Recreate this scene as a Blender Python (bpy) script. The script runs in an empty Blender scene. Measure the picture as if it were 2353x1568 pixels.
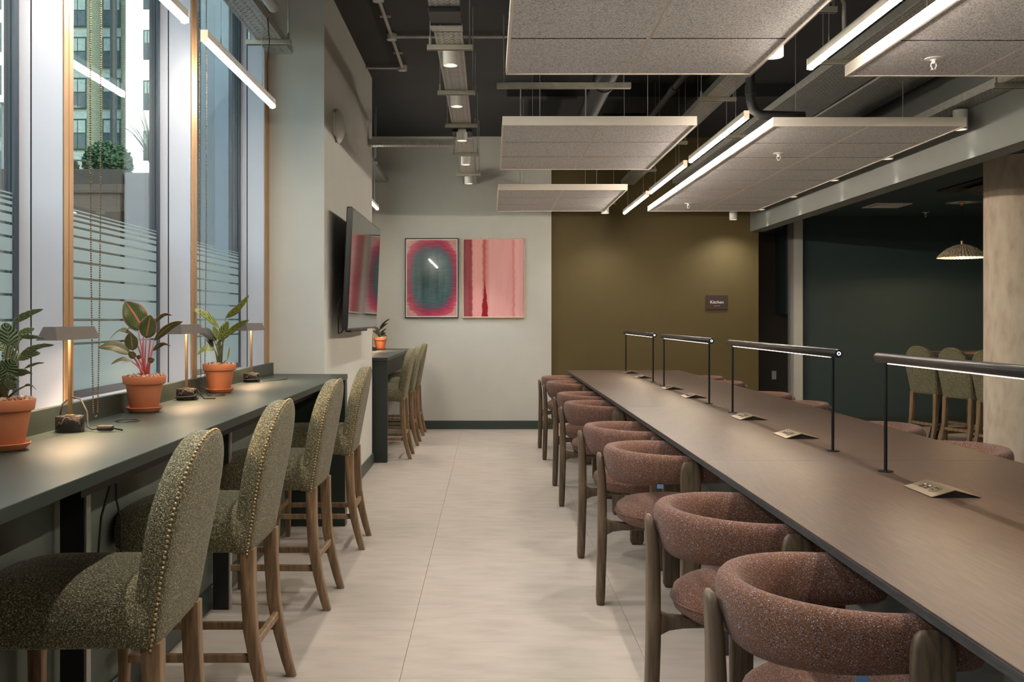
import bpy, bmesh, math, random
from mathutils import Vector, Matrix
PI = math.pi
random.seed(7)
S = bpy.context.scene
COL = S.collection

# ---------------------------------------------------------------- camera
cam_d = bpy.data.cameras.new('camera'); cam = bpy.data.objects.new('camera', cam_d); COL.objects.link(cam)
cam.location = (0, 0, 1.30); cam.rotation_euler = (PI/2, 0, 0)
cam_d.sensor_width = 36; cam_d.lens = 36*2240/2353
cam_d.shift_x = 0.0219; cam_d.shift_y = -0.0217
cam_d.clip_start = 0.02; cam_d.clip_end = 300
S.camera = cam
# ---------------------------------------------------------------- world, exposure
W = bpy.data.worlds.new('sky'); S.world = W; W.use_nodes = True
wn = W.node_tree; bg = wn.nodes['Background']
sky = wn.nodes.new('ShaderNodeTexSky'); sky.sky_type = 'NISHITA'; sky.sun_disc = False
sky.sun_elevation = math.radians(38); sky.sun_rotation = math.radians(140); sky.air_density = 1.6; sky.dust_density = 2.5
hsv = wn.nodes.new('ShaderNodeHueSaturation'); hsv.inputs['Saturation'].default_value = 1.0
wn.links.new(sky.outputs[0], hsv.inputs['Color']); wn.links.new(hsv.outputs[0], bg.inputs[0])
bg.inputs[1].default_value = 0.38
S.view_settings.view_transform = 'Standard'; S.view_settings.look = 'None'
S.view_settings.exposure = 0.90; S.view_settings.gamma = 1.0; S.view_settings.use_curve_mapping = False
sun_d = bpy.data.lights.new('sun', 'SUN'); sun_d.energy = 1.0; sun_d.angle = math.radians(0.6); sun_d.color = (1, .95, .86)
sun = bpy.data.objects.new('sun', sun_d); COL.objects.link(sun); sun.rotation_euler = (math.radians(52), 0, math.radians(40))
WARM = (1.0, 0.74, 0.50); WARM2 = (1.0, 0.96, 0.90)
P_LINEAR = 75.0; P_DOWN = 31.0; P_TABLE = 1.6; P_COUNTER = 3.2; P_PENDANT = 24.0

# ---------------------------------------------------------------- helpers
def lin(c):
    return tuple((v/255/12.92 if v/255 <= .04045 else ((v/255+.055)/1.055)**2.4) for v in c) + (1,)
def new_mat(name):
    m = bpy.data.materials.new(name); m.use_nodes = True
    return m, m.node_tree, m.node_tree.nodes['Principled BSDF']
def mat(name, rgb, rough=.6, metal=0, var=.06, scale=6, bump=0, bscale=80, emis=None, estr=0, stretch=(1,1,1), spec=.5, coat=0):
    m, t, b = new_mat(name)
    b.inputs['Roughness'].default_value = rough; b.inputs['Metallic'].default_value = metal
    b.inputs['Specular IOR Level'].default_value = spec
    if coat: b.inputs['Coat Weight'].default_value = coat
    tc = t.nodes.new('ShaderNodeTexCoord'); mp = t.nodes.new('ShaderNodeMapping'); mp.inputs['Scale'].default_value = stretch
    t.links.new(tc.outputs['Object'], mp.inputs[0])
    n = t.nodes.new('ShaderNodeTexNoise'); n.inputs['Scale'].default_value = scale; n.inputs['Detail'].default_value = 4
    t.links.new(mp.outputs[0], n.inputs['Vector'])
    c = lin(rgb); r = t.nodes.new('ShaderNodeValToRGB')
    r.color_ramp.elements[0].position = .3; r.color_ramp.elements[1].position = .7
    r.color_ramp.elements[0].color = tuple(max(0, v*(1-var)) for v in c[:3])+(1,)
    r.color_ramp.elements[1].color = tuple(min(1, v*(1+var)) for v in c[:3])+(1,)
    t.links.new(n.outputs['Fac'], r.inputs[0]); t.links.new(r.outputs[0], b.inputs['Base Color'])
    if bump:
        n2 = t.nodes.new('ShaderNodeTexNoise'); n2.inputs['Scale'].default_value = bscale; n2.inputs['Detail'].default_value = 3
        t.links.new(mp.outputs[0], n2.inputs['Vector'])
        bp = t.nodes.new('ShaderNodeBump'); bp.inputs['Strength'].default_value = bump; bp.inputs['Distance'].default_value = .003
        t.links.new(n2.outputs['Fac'], bp.inputs['Height']); t.links.new(bp.outputs[0], b.inputs['Normal'])
    if emis:
        b.inputs['Emission Color'].default_value = tuple(emis)+(1,); b.inputs['Emission Strength'].default_value = estr
    return m
def ramp_mat(name, stops, scale=300, stretch=(1,1,1), rough=.9, bump=.5, detail=2, dist=.002, sheen=0, tex='noise'):
    m, t, b = new_mat(name); b.inputs['Roughness'].default_value = rough
    if sheen: b.inputs['Sheen Weight'].default_value = sheen
    tc = t.nodes.new('ShaderNodeTexCoord'); mp = t.nodes.new('ShaderNodeMapping'); mp.inputs['Scale'].default_value = stretch
    t.links.new(tc.outputs['Object'], mp.inputs[0])
    if tex == 'noise':
        n = t.nodes.new('ShaderNodeTexNoise'); n.inputs['Detail'].default_value = detail; out = n.outputs['Fac']
    else:
        n = t.nodes.new('ShaderNodeTexVoronoi'); out = n.outputs['Distance']
    n.inputs['Scale'].default_value = scale
    t.links.new(mp.outputs[0], n.inputs['Vector'])
    r = t.nodes.new('ShaderNodeValToRGB')
    e = r.color_ramp.elements
    for i, (p, c) in enumerate(stops):
        x = e[i] if i < 2 else e.new(p)
        x.position = p; x.color = lin(c)
    t.links.new(out, r.inputs[0]); t.links.new(r.outputs[0], b.inputs['Base Color'])
    bp = t.nodes.new('ShaderNodeBump'); bp.inputs['Strength'].default_value = bump; bp.inputs['Distance'].default_value = dist
    t.links.new(out, bp.inputs['Height']); t.links.new(bp.outputs[0], b.inputs['Normal'])
    return m
def weave(name, cols, scale=420, rough=.95, bump=.6):
    """tweed: fine warp noise x fine weft noise picks among yarn colours"""
    m, t, b = new_mat(name); b.inputs['Roughness'].default_value = rough; b.inputs['Sheen Weight'].default_value = .08
    tc = t.nodes.new('ShaderNodeTexCoord'); outs = []
    for st in ((1, 1, .35), (.35, .35, 1)):
        mp = t.nodes.new('ShaderNodeMapping'); mp.inputs['Scale'].default_value = st
        t.links.new(tc.outputs['Object'], mp.inputs[0])
        n = t.nodes.new('ShaderNodeTexNoise'); n.inputs['Scale'].default_value = scale; n.inputs['Detail'].default_value = 1
        t.links.new(mp.outputs[0], n.inputs['Vector']); outs.append(n.outputs['Fac'])
    mx = t.nodes.new('ShaderNodeMath'); mx.operation = 'ADD'; t.links.new(outs[0], mx.inputs[0]); t.links.new(outs[1], mx.inputs[1])
    hv = t.nodes.new('ShaderNodeMath'); hv.operation = 'MULTIPLY'; hv.inputs[1].default_value = .5; t.links.new(mx.outputs[0], hv.inputs[0])
    r = t.nodes.new('ShaderNodeValToRGB'); e = r.color_ramp.elements
    for i, (p, c) in enumerate(cols):
        x = e[i] if i < 2 else e.new(p)
        x.position = p; x.color = lin(c)
    t.links.new(hv.outputs[0], r.inputs[0])
    big = t.nodes.new('ShaderNodeTexNoise'); big.inputs['Scale'].default_value = 9; t.links.new(tc.outputs['Object'], big.inputs['Vector'])
    hs = t.nodes.new('ShaderNodeHueSaturation'); mr = t.nodes.new('ShaderNodeMapRange'); mr.inputs['To Min'].default_value = .85; mr.inputs['To Max'].default_value = 1.15
    t.links.new(big.outputs['Fac'], mr.inputs[0]); t.links.new(mr.outputs[0], hs.inputs['Value']); t.links.new(r.outputs[0], hs.inputs['Color'])
    t.links.new(hs.outputs[0], b.inputs['Base Color'])
    bp = t.nodes.new('ShaderNodeBump'); bp.inputs['Strength'].default_value = bump; bp.inputs['Distance'].default_value = .002
    t.links.new(hv.outputs[0], bp.inputs['Height']); t.links.new(bp.outputs[0], b.inputs['Normal'])
    return m
def emit(name, rgb, strength):
    m = bpy.data.materials.new(name); m.use_nodes = True; t = m.node_tree
    e = t.nodes.new('ShaderNodeEmission'); e.inputs[0].default_value = tuple(rgb)+(1,); e.inputs[1].default_value = strength
    t.links.new(e.outputs[0], t.nodes['Material Output'].inputs[0]); return m

def link_mesh(name, bm, m, parent=None, smooth=False, loc=None):
    me = bpy.data.meshes.new(name)
    bmesh.ops.recalc_face_normals(bm, faces=bm.faces)
    bm.to_mesh(me); bm.free()
    if smooth:
        for p in me.polygons: p.use_smooth = True
        if smooth == 'auto':
            me.set_sharp_from_angle(angle=math.radians(40))
    if isinstance(m, (list, tuple)):
        for x in m: me.materials.append(x)
    else: me.materials.append(m)
    o = bpy.data.objects.new(name, me); COL.objects.link(o)
    if parent: o.parent = parent
    if loc: o.location = loc
    return o
def tag(o, label=None, cat=None, group=None, kind=None):
    if label: o['label'] = label
    if cat: o['category'] = cat
    if group: o['group'] = group
    if kind: o['kind'] = kind
    return o
def empty(name, loc=(0,0,0), rz=0, label=None, cat=None, group=None):
    o = bpy.data.objects.new(name, None); o.empty_display_size = .1; COL.objects.link(o)
    o.location = loc; o.rotation_euler = (0, 0, rz); return tag(o, label, cat, group)
def copy_tree(o, parent=None):
    c = o.copy(); COL.objects.link(c)
    if parent: c.parent = parent
    for ch in list(o.children): copy_tree(ch, c)
    return c
def box(bm, x0, x1, y0, y1, z0, z1, bevel=0, seg=1):
    vs = [bm.verts.new((x, y, z)) for x in (x0, x1) for y in (y0, y1) for z in (z0, z1)]
    fs = [bm.faces.new([vs[i] for i in q]) for q in ((0,1,3,2),(4,6,7,5),(0,4,5,1),(2,3,7,6),(0,2,6,4),(1,5,7,3))]
    if bevel:
        es = list({e for f in fs for e in f.edges})
        bmesh.ops.bevel(bm, geom=es, offset=bevel, segments=seg, affect='EDGES', profile=.5)
def cyl(bm, p0, p1, r0, r1=None, n=16, cap=True):
    r1 = r0 if r1 is None else r1
    p0 = Vector(p0); p1 = Vector(p1); d = (p1-p0).normalized()
    a = d.orthogonal().normalized(); b = d.cross(a)
    R = [[bm.verts.new(p + (a*math.cos(t)+b*math.sin(t))*r) for t in (2*PI*i/n for i in range(n))] for p, r in ((p0, r0), (p1, r1))]
    for i in range(n): bm.faces.new((R[0][i], R[0][(i+1)%n], R[1][(i+1)%n], R[1][i]))
    if cap: bm.faces.new(R[0]); bm.faces.new(R[1])
def tube(bm, pts, r, n=8, cap=True):
    pts = [Vector(p) for p in pts]; rings = []
    up = None
    for i, p in enumerate(pts):
        d = (pts[min(i+1, len(pts)-1)] - pts[max(i-1, 0)]).normalized()
        if up is None: up = d.orthogonal().normalized()
        up = (up - d*up.dot(d)).normalized(); s = d.cross(up)
        rr = r[i] if isinstance(r, (list, tuple)) else r
        rings.append([bm.verts.new(p + (up*math.cos(2*PI*k/n)+s*math.sin(2*PI*k/n))*rr) for k in range(n)])
    for A, B in zip(rings, rings[1:]):
        for k in range(n): bm.faces.new((A[k], A[(k+1)%n], B[(k+1)%n], B[k]))
    if cap: bm.faces.new(rings[0]); bm.faces.new(rings[-1])
def lathe(bm, prof, n=32, c=(0,0,0), close=True):
    rings = []
    for r, z in prof:
        if r < 1e-5: rings.append([bm.verts.new((c[0], c[1], c[2]+z))])
        else: rings.append([bm.verts.new((c[0]+r*math.cos(2*PI*k/n), c[1]+r*math.sin(2*PI*k/n), c[2]+z)) for k in range(n)])
    for A, B in zip(rings, rings[1:]):
        for k in range(n):
            if len(A) == 1 and len(B) == 1: continue
            if len(A) == 1: bm.faces.new((A[0], B[k], B[(k+1)%n]))
            elif len(B) == 1: bm.faces.new((A[k], A[(k+1)%n], B[0]))
            else: bm.faces.new((A[k], A[(k+1)%n], B[(k+1)%n], B[k]))
def loft(bm, rings, cap0=True, cap1=True):
    R = [[bm.verts.new(p) for p in r] for r in rings]; n = len(R[0])
    for A, B in zip(R, R[1:]):
        for k in range(n): bm.faces.new((A[k], A[(k+1)%n], B[(k+1)%n], B[k]))
    if cap0: bm.faces.new(R[0])
    if cap1: bm.faces.new(R[-1])
    return R
def rrect(x0, x1, y0, y1, r, n=5, rf=None):
    """rounded rectangle; rf = radius of the two +x corners"""
    rf = r if rf is None else rf; pts = []
    for cx, cy, a0, q in ((x1-rf, y1-rf, 0, rf), (x0+r, y1-r, 90, r), (x0+r, y0+r, 180, r), (x1-rf, y0+rf, 270, rf)):
        for i in range(n+1):
            a = math.radians(a0+90*i/n); pts.append((cx+q*math.cos(a), cy+q*math.sin(a)))
    return pts
def one(name, m, parent, fn, smooth=False, loc=None):
    bm = bmesh.new(); fn(bm); return link_mesh(name, bm, m, parent, smooth, loc)
def bx(name, m, parent, dims, bevel=0, seg=1, smooth=False):
    return one(name, m, parent, lambda b: box(b, *dims, bevel, seg), smooth)
def struct(o): o['kind'] = 'structure'; return o

# ---------------------------------------------------------------- materials
M = {}
M['cream'] = mat('cream_paint', (194,193,186), .75, var=.02, bump=.08, bscale=300)
M['tan_wall'] = M['cream']
M['greenwall'] = mat('olive_paint', (90,76,40), .7, var=.03, bump=.05, bscale=300)
M['teal'] = mat('dark_teal_paint', (52,68,70), .7, var=.03)
M['brown'] = mat('dark_brown_paint', (74,62,53), .65, var=.03)
M['darkgreen'] = mat('dark_green_laminate', (40,50,46), .38, var=.03, bump=.03, bscale=400)
M['backsplash'] = mat('dark_green_laminate_upstand', (42,50,44), .42, var=.03)
M['skirt'] = mat('dark_green_skirting_paint', (50,62,57), .45, var=.02)
M['undercounter'] = mat('grey_green_paint', (96,104,96), .7, var=.02)
M['blackceil'] = mat('black_ceiling_paint', (40,40,41), .85, var=.15, scale=1.5)
M['bulkhead'] = mat('grey_green_bulkhead_paint', (116,119,115), .7, var=.02)
M['white'] = mat('white_satin', (184,189,202), .45, var=.01)
M['bronze'] = mat('anodised_bronze', (178,142,104), .38, .25, var=.03, scale=3)
M['darkframe'] = mat('blue_grey_window_frame', (52,64,76), .4, var=.03)
M['gap'] = mat('dark_gap_rubber', (22,26,30), .8)
M['black'] = mat('black_powder_coat', (24,24,25), .45, var=.05)
M['blackpipe'] = mat('black_pipe_plastic', (30,30,31), .55, var=.05)
M['steel'] = mat('galvanised_steel', (176,176,170), .38, .7, var=.12, scale=25)
M['conduit'] = mat('galvanised_conduit', (165,163,155), .4, .5, var=.12, scale=20)
M['strut'] = mat('galvanised_strut', (180,175,160), .45, .5, var=.12, scale=20)
M['lightwhite'] = mat('white_powder_coat', (222,220,212), .45, var=.01)
M['panelframe'] = mat('white_panel_frame', (225,216,205), .55, var=.01)
M['woodwool'] = ramp_mat('grey_wood_wool', [(.32,(110,107,108)),(.45,(196,193,193)),(.6,(228,225,225)),(.75,(236,233,232))], 150, (1,1.7,1), .95, .8, 3, .004)
M['led'] = emit('warm_led_diffuser', (1.0,.88,.74), P_LINEAR)
M['led_end'] = mat('translucent_end_cap', (235,190,170), .4, emis=(1,.6,.4), estr=.6)
M['lens'] = emit('downlight_lens', (1,.93,.82), 9)
M['oak'] = None
def wood(name, c1, c2, scale=9, stretch=(6,6,.6), rough=.5, bump=.15):
    m, t, b = new_mat(name); b.inputs['Roughness'].default_value = rough
    tc = t.nodes.new('ShaderNodeTexCoord'); mp = t.nodes.new('ShaderNodeMapping'); mp.inputs['Scale'].default_value = stretch
    t.links.new(tc.outputs['Object'], mp.inputs[0])
    n = t.nodes.new('ShaderNodeTexNoise'); n.inputs['Scale'].default_value = scale; n.inputs['Detail'].default_value = 6; n.inputs['Distortion'].default_value = .6
    t.links.new(mp.outputs[0], n.inputs['Vector'])
    r = t.nodes.new('ShaderNodeValToRGB'); r.color_ramp.elements[0].position = .35; r.color_ramp.elements[1].position = .65
    r.color_ramp.elements[0].color = lin(c1); r.color_ramp.elements[1].color = lin(c2)
    t.links.new(n.outputs['Fac'], r.inputs[0]); t.links.new(r.outputs[0], b.inputs['Base Color'])
    bp = t.nodes.new('ShaderNodeBump'); bp.inputs['Strength'].default_value = bump; bp.inputs['Distance'].default_value = .002
    t.links.new(n.outputs['Fac'], bp.inputs['Height']); t.links.new(bp.outputs[0], b.inputs['Normal'])
    return m
M['oak'] = wood('weathered_oak', (104,82,60), (142,115,86), 12, (5,5,.5))
M['walnut'] = wood('smoked_oak', (74,60,47), (108,90,70), 12, (5,5,.5))
M['tabletop'] = wood('dark_brushed_oak_top', (64,49,40), (86,66,53), 16, (9,.5,3), .42, .12)
M['tableedge'] = wood('charcoal_oak_edge', (44,42,42), (62,59,58), 16, (3,.7,7), .6, .1)
M['paleoak'] = wood('pale_oak_frame', (196,160,128), (222,188,158), 14, (5,5,1))
M['olive'] = weave('olive_chenille', [(.37,(36,34,24)),(.45,(74,69,47)),(.53,(96,90,63)),(.585,(134,128,100)),(.64,(206,200,168))], 620)
M['tweed'] = weave('rust_tweed', [(.37,(28,21,26)),(.445,(84,52,38)),(.51,(132,84,46)),(.57,(92,64,50)),(.62,(108,104,118)),(.66,(196,208,234))], 700)
M['nail'] = mat('antique_nail', (186,158,116), .35, .7)
M['terra'] = mat('terracotta', (184,112,74), .8, var=.12, scale=9, bump=.15, bscale=60)
M['soil'] = ramp_mat('gravel_soil', [(.1,(90,66,50)),(.5,(170,130,104)),(.9,(214,180,156))], 90, rough=.95, bump=1, tex='v', dist=.004)
M['marble'] = ramp_mat('black_marble', [(.40,(20,19,20)),(.505,(30,28,28)),(.515,(96,84,70)),(.53,(28,26,27))], 9, rough=.25, bump=0, detail=8)
M['brass'] = mat('dark_brass', (150,125,95), .3, .85, var=.05)
M['shade'] = mat('bronze_shade', (78,70,64), .4, .5, var=.03)
M['cable'] = mat('black_cable', (26,22,20), .5)
M['browncable'] = mat('brown_fabric_cable', (26,21,18), .8)
M['bead'] = mat('brass_bead', (110,88,60), .4, .5)
M['bluetag'] = mat('blue_tag', (96,132,170), .7)
M['led_table'] = emit('desk_led', (1,.86,.72), 3.5)
M['led_counter'] = emit('lamp_led', (1,.74,.46), 26)
M['ring'] = emit('switch_ring', (.75,.85,1), 2.5)
M['gunmetal'] = mat('gunmetal_tube', (62,60,60), .33, .75, var=.04)
M['postblack'] = mat('black_post', (30,32,36), .35, .4)
M['modplate'] = mat('bronze_power_plate', (128,116,98), .4, .4, var=.03)
M['tvframe'] = mat('tv_black', (14,14,15), .35)
M['screen'] = mat('tv_screen', (20,23,27), .05, var=0, spec=.8)
M['copper'] = mat('copper', (190,120,90), .3, .8)
M['concrete'] = ramp_mat('board_concrete', [(.3,(172,156,138)),(.5,(192,176,157)),(.7,(202,188,170))], 7, (2,2,.8), .85, .25, 6, .004)
M['plastic'] = mat('white_plastic', (224,220,214), .4)
M['sign'] = mat('brown_sign', (66,52,46), .45)
M['signtext'] = mat('sign_lettering', (236,232,226), .5)
# floor vinyl
M['floor'] = ramp_mat('beige_stone_vinyl', [(.30,(160,150,140)),(.50,(170,161,150)),(.70,(177,168,158))], 5.5, (.8,2.2,1), .48, .04, 9, .001)
M['groove'] = mat('floor_joint', (120,110,100), .9)
def glass_mat():
    m = bpy.data.materials.new('window_glass'); m.use_nodes = True; t = m.node_tree
    for n in list(t.nodes):
        if n.name != 'Material Output': t.nodes.remove(n)
    tr = t.nodes.new('ShaderNodeBsdfTransparent'); tr.inputs[0].default_value = (.80,.88,.87,1)
    gl = t.nodes.new('ShaderNodeBsdfGlossy'); gl.inputs['Roughness'].default_value = .01
    fr = t.nodes.new('ShaderNodeFresnel'); ge = t.nodes.new('ShaderNodeNewGeometry')
    io = t.nodes.new('ShaderNodeMath'); io.operation = 'MULTIPLY_ADD'; io.inputs[1].default_value = -.8333; io.inputs[2].default_value = 1.5   # same index from both sides of the thin pane
    t.links.new(ge.outputs['Backfacing'], io.inputs[0]); t.links.new(io.outputs[0], fr.inputs[0])
    mx = t.nodes.new('ShaderNodeMixShader')
    t.links.new(fr.outputs[0], mx.inputs[0]); t.links.new(tr.outputs[0], mx.inputs[1]); t.links.new(gl.outputs[0], mx.inputs[2])
    t.links.new(mx.outputs[0], t.nodes['Material Output'].inputs[0]); return m
M['glass'] = glass_mat()
def frost_mat():
    m = bpy.data.materials.new('frosted_film'); m.use_nodes = True; t = m.node_tree
    for n in list(t.nodes):
        if n.name != 'Material Output': t.nodes.remove(n)
    tr = t.nodes.new('ShaderNodeBsdfTransparent'); tr.inputs[0].default_value = (.9,.95,.95,1)
    tl = t.nodes.new('ShaderNodeBsdfTranslucent'); tl.inputs[0].default_value = (.62,.66,.65,1)
    df = t.nodes.new('ShaderNodeBsdfDiffuse'); df.inputs[0].default_value = (.44,.48,.47,1)
    a = t.nodes.new('ShaderNodeMixShader'); a.inputs[0].default_value = .45
    b = t.nodes.new('ShaderNodeMixShader'); b.inputs[0].default_value = .14
    t.links.new(tl.outputs[0], a.inputs[1]); t.links.new(df.outputs[0], a.inputs[2])
    t.links.new(a.outputs[0], b.inputs[1]); t.links.new(tr.outputs[0], b.inputs[2])
    t.links.new(b.outputs[0], t.nodes['Material Output'].inputs[0]); return m
M['frost'] = frost_mat()
M['pictureglass'] = None

# ================================================================ SETTING
YB = 11.49; YG = 11.56; ZC = 3.45; XB = 3.09; ZR = 2.567; YT = 12.0
floor = struct(bx('floor', M['groove'], None, (-1.6, 7.2, -3.2, 12.8, -.12, -.004)))
tb = bmesh.new(); box(tb, 0, .9155, 0, .9155, -.004, 0, .0008)
tile0 = link_mesh('tile', tb, M['floor'], floor)
first = True
xs = [-1.24+.917*i for i in range(-1, 9)]
for j in range(17):
    for i, x in enumerate(xs):
        y = -2.9+.917*j
        if not first: t = tile0.copy(); COL.objects.link(t)
        else: t = tile0; first = False
        t.location = (x, y, 0)
struct(bx('ceiling', M['blackceil'], None, (-1.6, XB, -3.2, 12.0, ZC, ZC+.15)))
struct(bx('ceiling_right', M['teal'], None, (XB+.16, 7.2, -3.2, 12.8, ZR, ZR+.12)))
struct(bx('trim_1', M['bulkhead'], None, (XB, XB+.16, -3.2, YG, 2.332, ZC)))
w = struct(bx('wall_back', M['cream'], None, (-1.6, .7285, YB, YB+.3, 0, ZC)))
struct(bx('wall_back_green', M['greenwall'], None, (.7285, XB, YG, YG+.2, 0, ZC)))
struct(bx('wall_right_return', M['greenwall'], None, (XB-.001, XB+.10, YG+.001, 12.6, 0, ZC)))
struct(bx('wall_back_teal', M['teal'], None, (3.83, 7.2, YT, YT+.15, 0, ZR)))
struct(bx('wall_back_brown', M['brown'], None, (XB+.1, 4.3, 12.62, 12.75, 0, ZR)))
struct(bx('trim_2', M['cream'], None, (3.72, 3.83, YT-.08, YT+.16, 0, ZR)))
struct(bx('trim_3', M['teal'], None, (XB+.1, 3.72, 12.3, 12.62, 2.41, ZR)))
struct(bx('trim_4', M['teal'], None, (3.70, 3.83, YT+.16, 12.62, 1.36, ZR)))
struct(bx('wall_right', M['teal'], None, (7.2, 7.35, -3.2, 12.8, 0, ZC)))
struct(bx('wall_front', M['cream'], None, (-1.6, 7.2, -3.35, -3.2, 0, ZC)))
struct(bx('baseboard_back', M['skirt'], None, (-1.25, .745, YB-.018, YB, 0, .10), .003))
struct(bx('baseboard_back_green', M['paleoak'], None, (.745, XB, YG-.018, YG, 0, .075), .003))
struct(bx('baseboard_back_teal', M['skirt'], None, (3.83, 7.2, YT-.018, YT, 0, .10), .003))
# pier with the screen
struct(bx('wall_pier', M['cream'], None, (-1.6, -1.05, 6.189, 8.709, 0, ZC)))
struct(bx('baseboard_pier', M['skirt'], None, (-1.05, -1.034, 6.19, 8.709, 0, .10), .003))
# window wall, left
def window_wall(y0, y1, nm):
    struct(bx('wall_left'+nm, M['undercounter'], None, (-1.62, -1.26, y0, y1, 0, .918)))
    struct(bx('trim_sill'+nm, M['white'], None, (-1.62, -1.392, y0, y1, .918, 1.0)))
    struct(bx('wall_left_head'+nm, M['cream'], None, (-1.62, -1.40, y0, y1, 3.25, ZC)))
    struct(bx('baseboard_left'+nm, M['skirt'], None, (-1.26, -1.244, y0, y1, 0, .10), .003))
window_wall(-3.2, 6.189, ''); window_wall(8.709, YB, '_alcove')
GAPS = [1.706,1.691,1.672,1.648,1.614,1.571,1.519,1.457,1.383,1.300,1.2105]
MUL = [(-3.2,-2.3),(-.96,-.89),(.44,.51),(1.82,1.89),(3.207,3.277),(4.579,4.660),(6.066,6.189)]
for i, (a, b) in enumerate(MUL):
    t = struct(bx('trim_%d' % (10+i), M['gap'], None, (-1.60, -1.404, a+.004, b, 1.0, 3.25)))
    bx('reveal_panel', M['white'], t, (-1.506, -1.402, a, a+.004, 1.0, 3.25))
    bx('reveal_panel', M['white'], t, (-1.56, -1.512, a, a+.004, 1.0, 3.25))
    bx('reveal_panel', M['white'], t, (-1.56, -1.402, b, b+.004, 1.0, 3.25))
    bmid = (a+b)/2
    bx('mullion_cap', M['bronze'], t, (-1.405, -1.398, a, bmid-.0025, 1.0, 3.25), .001)
    bx('mullion_cap', M['bronze'], t, (-1.405, -1.398, bmid+.0025, b, 1.0, 3.25), .001)
def window(n, y0, y1):
    w = struct(empty('window_%d' % n, (-1.555, y0, 1.0)))
    X = -1.555
    def pp(nm, m, d): 
        o = bx(nm, m, w, (d[0]-X, d[1]-X, d[2]-y0, d[3]-y0, d[4]-1.0, d[5]-1.0)); return o
    pp('frame', M['darkframe'], (-1.566, -1.548, y1-.032, y1, 1.0, 3.25)); pp('frame', M['darkframe'], (-1.566, -1.548, y0, y0+.032, 1.0, 3.25))
    pp('frame', M['darkframe'], (-1.566, -1.548, y0+.032, y1-.032, 3.20, 3.25)); pp('frame', M['darkframe'], (-1.566, -1.548, y0+.032, y1-.032, 1.0, 1.03))
    pp('pane', M['glass'], (-1.562, -1.556, y0+.032, y1-.032, 1.03, 3.20))
    z1 = 1.710
    for g in GAPS:
        pp('frosted_band', M['frost'], (-1.5552, -1.5542, y0+.032, y1-.032, g, z1) if False else (-1.5552, -1.5542, y0+.032, y1-.032, g+.000, z1))
        z1 = g-.009
    pp('frosted_band', M['frost'], (-1.5552, -1.5542, y0+.032, y1-.032, 1.03, z1))
n = 1
for (a, b), (c, d) in zip(MUL, MUL[1:]):
    if c > -1: window(n, b+.004, c); n += 1
struct(bx('trim_20', M['cream'], None, (-1.62, -1.40, 8.709, 9.3, 1.0, 3.25)))
struct(bx('trim_21', M['cream'], None, (-1.62, -1.40, 10.9, YB, 1.0, 3.25)))
window(n, 9.3, 10.9)

# ================================================================ COUNTERS
def counter(y0, y1, seam, xf, label, near_leg, far_leg):
    t = empty('window_counter', (0, 0, 0), 0, label, 'counter', 'dark green window counters')
    t.location = (xf, y0, 0)
    def pp(nm, m, x0, x1, ya, yb, z0, z1, bev=.0015): return bx(nm, m, t, (x0-xf, x1-xf, ya-y0, yb-y0, z0, z1), bev)
    cuts = [y0]+seam+[y1]
    for a, b in zip(cuts, cuts[1:]):
        pp('worktop', M['darkgreen'], -1.37, xf, a+.0006, b-.0006, .920, .950)
    pp('upstand', M['backsplash'], -1.391, -1.371, y0, y1, .920, 1.022)
    for a, b in near_leg: pp('end_panel', M['darkgreen'], -1.243, xf-.004, a, b, 0, .919)
    return t, pp
c1, pp = counter(1.70, 6.187, [3.94], -.900, 'dark green counter under the tall windows, nearer of the two', [(1.72,1.79),(6.10,6.187)], [])
pp('cable_trough', M['black'], -1.24, -1.09, 2.6, 6.09, .82, .90)
for y in (2.80, 4.35):
    pp('support_leg', M['black'], -1.235, -1.165, y, y+.03, 0, .919, .002)
    o = pp('support_leg', M['steel'], -1.165, -1.157, y, y+.03, 0, .919, .001); o['label'] = 'bright steel edge of the black leg'
c2, pp = counter(8.78, 11.485, [], -.920, 'dark green counter beyond the cream pier, in the far alcove', [(8.80,8.86)], [])
pp('cable_trough', M['black'], -1.24, -1.0, 8.9, 11.4, .74, .90)
def cablepart(name, m, pts, r, label, group=None):
    o = one(name, m, None, lambda b: tube(b, pts, r, 6), True); return tag(o, label, 'cable', group)
cablepart('hanging_cable', M['cable'], [(-1.15,2.96,.90),(-1.152,2.965,.80),(-1.175,2.95,.70),(-1.19,2.95,.5),(-1.185,2.95,.45)], .004, 'black cable hanging beside the counter support leg')
cablepart('hanging_cable', M['cable'], [(-1.19,3.10,.90),(-1.19,3.11,.72),(-1.18,3.12,.66),(-1.18,3.12,.55)], .004, 'black cable hanging under the counter behind the second stool seat')

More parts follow.
